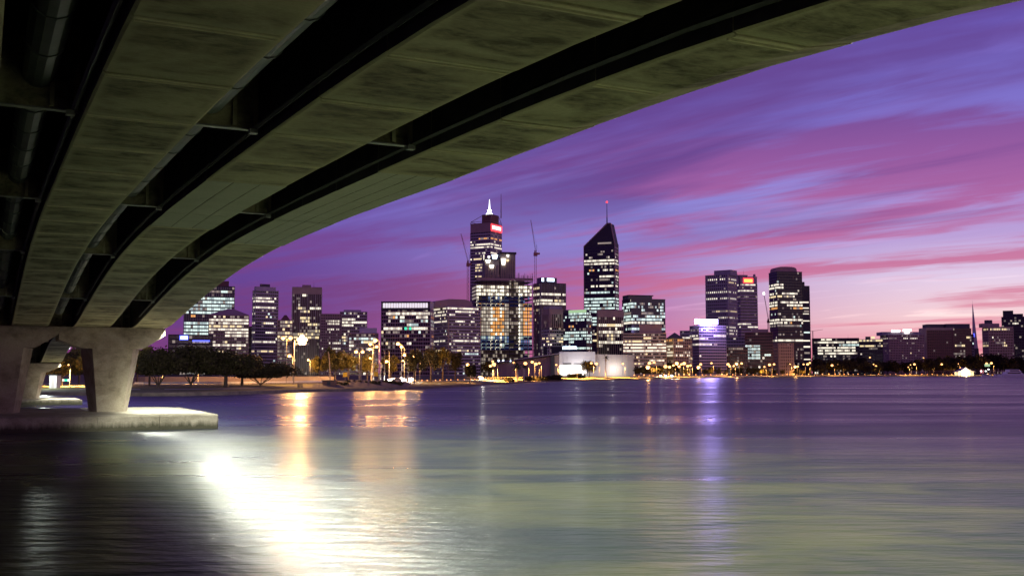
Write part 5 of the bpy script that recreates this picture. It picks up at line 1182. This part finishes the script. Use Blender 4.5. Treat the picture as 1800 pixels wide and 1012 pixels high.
# guard rail on the bank, left
A = [land(x, 56) for x in range(236, 580, 8)]; b = MB()
for a, c in zip(A[:-1], A[1:]):
    b.hexa([(a.x, a.y - .06, a.z + .35), (a.x, a.y + .06, a.z + .35), (a.x, a.y + .06, a.z + .75), (a.x, a.y - .06, a.z + .75)], [(c.x, c.y - .06, c.z + .35), (c.x, c.y + .06, c.z + .35), (c.x, c.y + .06, c.z + .75), (c.x, c.y - .06, c.z + .75)])
gr = thing('guard_rail', 'pale steel guard rail along the road behind the spreading trees', 'guard rail', (0, 0, 0)); b.build('rail', 'paint_white', gr)
for a in A: q = MB(); q.box(a.x - .06, a.x + .06, a.y + .061, a.y + .18, a.z - .1, a.z + .78); q.build('post', 'lamp_pole', gr)
A = [land(x, 88) for x in range(230, 600, 12)]; b = MB(); rw = thing('retaining_wall', 'low pale wall beyond the road, glowing behind the spreading trees', 'wall', (0, 0, 0))
for i, (a, c) in enumerate(zip(A[:-1], A[1:])):
    q = MB(); d = (c - a) * .004; a2, c2 = a + d, c - d; q.hexa([(a2.x, a2.y, a2.z - .3), (a2.x, a2.y + .3, a2.z - .3), (a2.x, a2.y + .3, a2.z + 1.7), (a2.x, a2.y, a2.z + 1.7)], [(c2.x, c2.y, c2.z - .3), (c2.x, c2.y + .3, c2.z - .3), (c2.x, c2.y + .3, c2.z + 1.7), (c2.x, c2.y, c2.z + 1.7)]); q.build('panel', 'wall_tan', rw)
# mooring posts
for i, x in enumerate((842, 845, 848.5, 839)):
    p = ground(x, shore_y(x) + .6, -.5); b = MB(); b.tube((0, 0, 0), (0, 0, 2.2), .14); b.tube((0, 0, 2.2), (0, 0, 2.3), .17); o = b.build('mooring_post', 'bark'); o.location = p; tag(o, 'dark wooden mooring post in the water near the small black tree', 'mooring post', 'mooring posts')
# jetty pavilion and boats on the right
p = land(1700, 4); t = thing('pavilion', 'brightly lit tent roofed pavilion on the far right shore', 'pavilion', p); k = p.y / F
b = MB(); b.box(-13, 13, 0, 12, 0, .5); b.build('floor', 'kerb', t)
b = MB(); b.box(-12, 9, .5, 11, .5, 5.2); b.build('lit_front', 'glow_warm', t)
b = MB(); pr = [(-14, 5.2), (-6, 8.5), (-2, 11.5), (3, 8.2), (12, 5.4)]; b.hexa([(x, -1, z) for x, z in pr], [(x, 13, z) for x, z in pr]); b.build('tent_roof', 'wall_white', t)
for i in range(7): q = MB(); q.box(-12.2 + 3.5 * i, -11.9 + 3.5 * i, -.2, .45, 0, 5.2); q.build('column', 'wall_brown', t)
lamp_light(t, (-3, -4, 4), 16000, (1, .72, .36), .5)
def boat(label, x, y, Ln, hgt, decks, rz=0, mast=False, name='motor_boat'):
    p = ground(x, y); t = thing(name, label, 'boat', (p.x, p.y, 0), rz); h = Ln / 2; w = Ln * .14
    b = MB(); b.hexa([(-h, -w, -.4), (h * .75, -w * .7, -.4), (h * .9, 0, -.4), (h * .75, w * .7, -.4), (-h, w, -.4)], [(-h, -w * 1.1, hgt * .36), (h * .8, -w * .9, hgt * .42), (h * 1.1, 0, hgt * .52), (h * .8, w * .9, hgt * .42), (-h, w * 1.1, hgt * .36)]); b.build('hull', 'paint_white', t)
    z = hgt * .38
    for i in range(decks):
        sh = .72 - .2 * i; c = MB(); c.hexa([(-h * sh, -w * .75, z), (h * sh * .8, -w * .7, z), (h * sh * .8, w * .7, z), (-h * sh, w * .75, z)], [(-h * sh * .95, -w * .7, z + hgt * .3), (h * sh * .5, -w * .6, z + hgt * .3), (h * sh * .5, w * .6, z + hgt * .3), (-h * sh * .95, w * .7, z + hgt * .3)]); cb = c.build('cabin', 'paint_white', t)
        q = MB(); q.box(-h * sh * .8, h * sh * .45, -w * .76, -w * .70, z + hgt * .1, z + hgt * .22); q.build('window', 'glass_dark', cb); z += hgt * .3
    if mast: q = MB(); q.tube((0, 0, z), (0, 0, z + hgt * 1.4), .12, .06); q.build('mast', 'lamp_pole', t)
boat('large white two deck motor yacht moored at the far right', 1783, 663.2, 30, 8, 2, R(8))
boat('small white motor boat left of the large white yacht', 1757, 662.8, 14, 4.5, 1, R(-6))
boat('small boat with a mast moored beside the lit pavilion', 1733, 662.8, 11, 4, 1, R(10), True)
for x in (1725, 1733, 1738): street_lamp('white lamp at the moorings right of the lit pavilion', x, 652 if x != 1738 else 649, 6, size=1.0, power=8000, group='white lamps at the moorings', col=(1, .95, .8), glow='lamp_white', light=x == 1733)
p = land(1736, 20); b = MB(); b.box(-3.6, 3.6, -.3, 0, 12.5, 16); sg = thing('sign_board', 'pale green lit sign board above the moorings', 'sign', p); b.build('panel', 'glow_parapet', sg); b = MB(); b.tube((-2, .2, 0), (-2, .2, 15), .2); b.tube((2, .2, 0), (2, .2, 15), .2); b.build('post', 'pole_dark', sg)

for g_, pf in (('trees along the far right shore', 'dark shore tree'), ('small trees below the towers', 'small dark tree'), ('lamps in the row below the towers', 'orange street lamp'), ('lamps on the far right shore', 'orange lamp among trees'), ('low lights along the far shore road', 'low orange roadside light'), ('low lights by the middle clump', 'small low orange roadside light'), ('lamps before the waterfront hall', 'orange lawn lamp'), ('bushes by the palms', 'low dark bush on the lawn edge'), ('bushes before the hall', 'clipped bush'), ('white lamps at the moorings', 'white mooring lamp')): relabel(g_, pf)
def order_label(group, fmt):
    for i, o in enumerate(sorted((o for o in C.objects if o.get('group') == group), key=lambda o: o.location.x / o.location.y)): o['label'] = fmt % ORD[i]
order_label('trees on the bank beyond the bridge', 'lamplit tree on the bank beyond the bridge piers, %s from the left')
order_label('unlit pale masts', 'thin pale unlit mast near the four lamp cluster, %s from the left')
order_label('shrubs on the stony bank', 'low dark shrub on the stony bank around the dark shed, %s from the left')
order_label('bollards below the floodlight', 'dark squat bollard on the path below the brightest floodlight, %s from the left')
order_label('mooring posts', 'dark wooden mooring post near the small black tree, %s from the left')
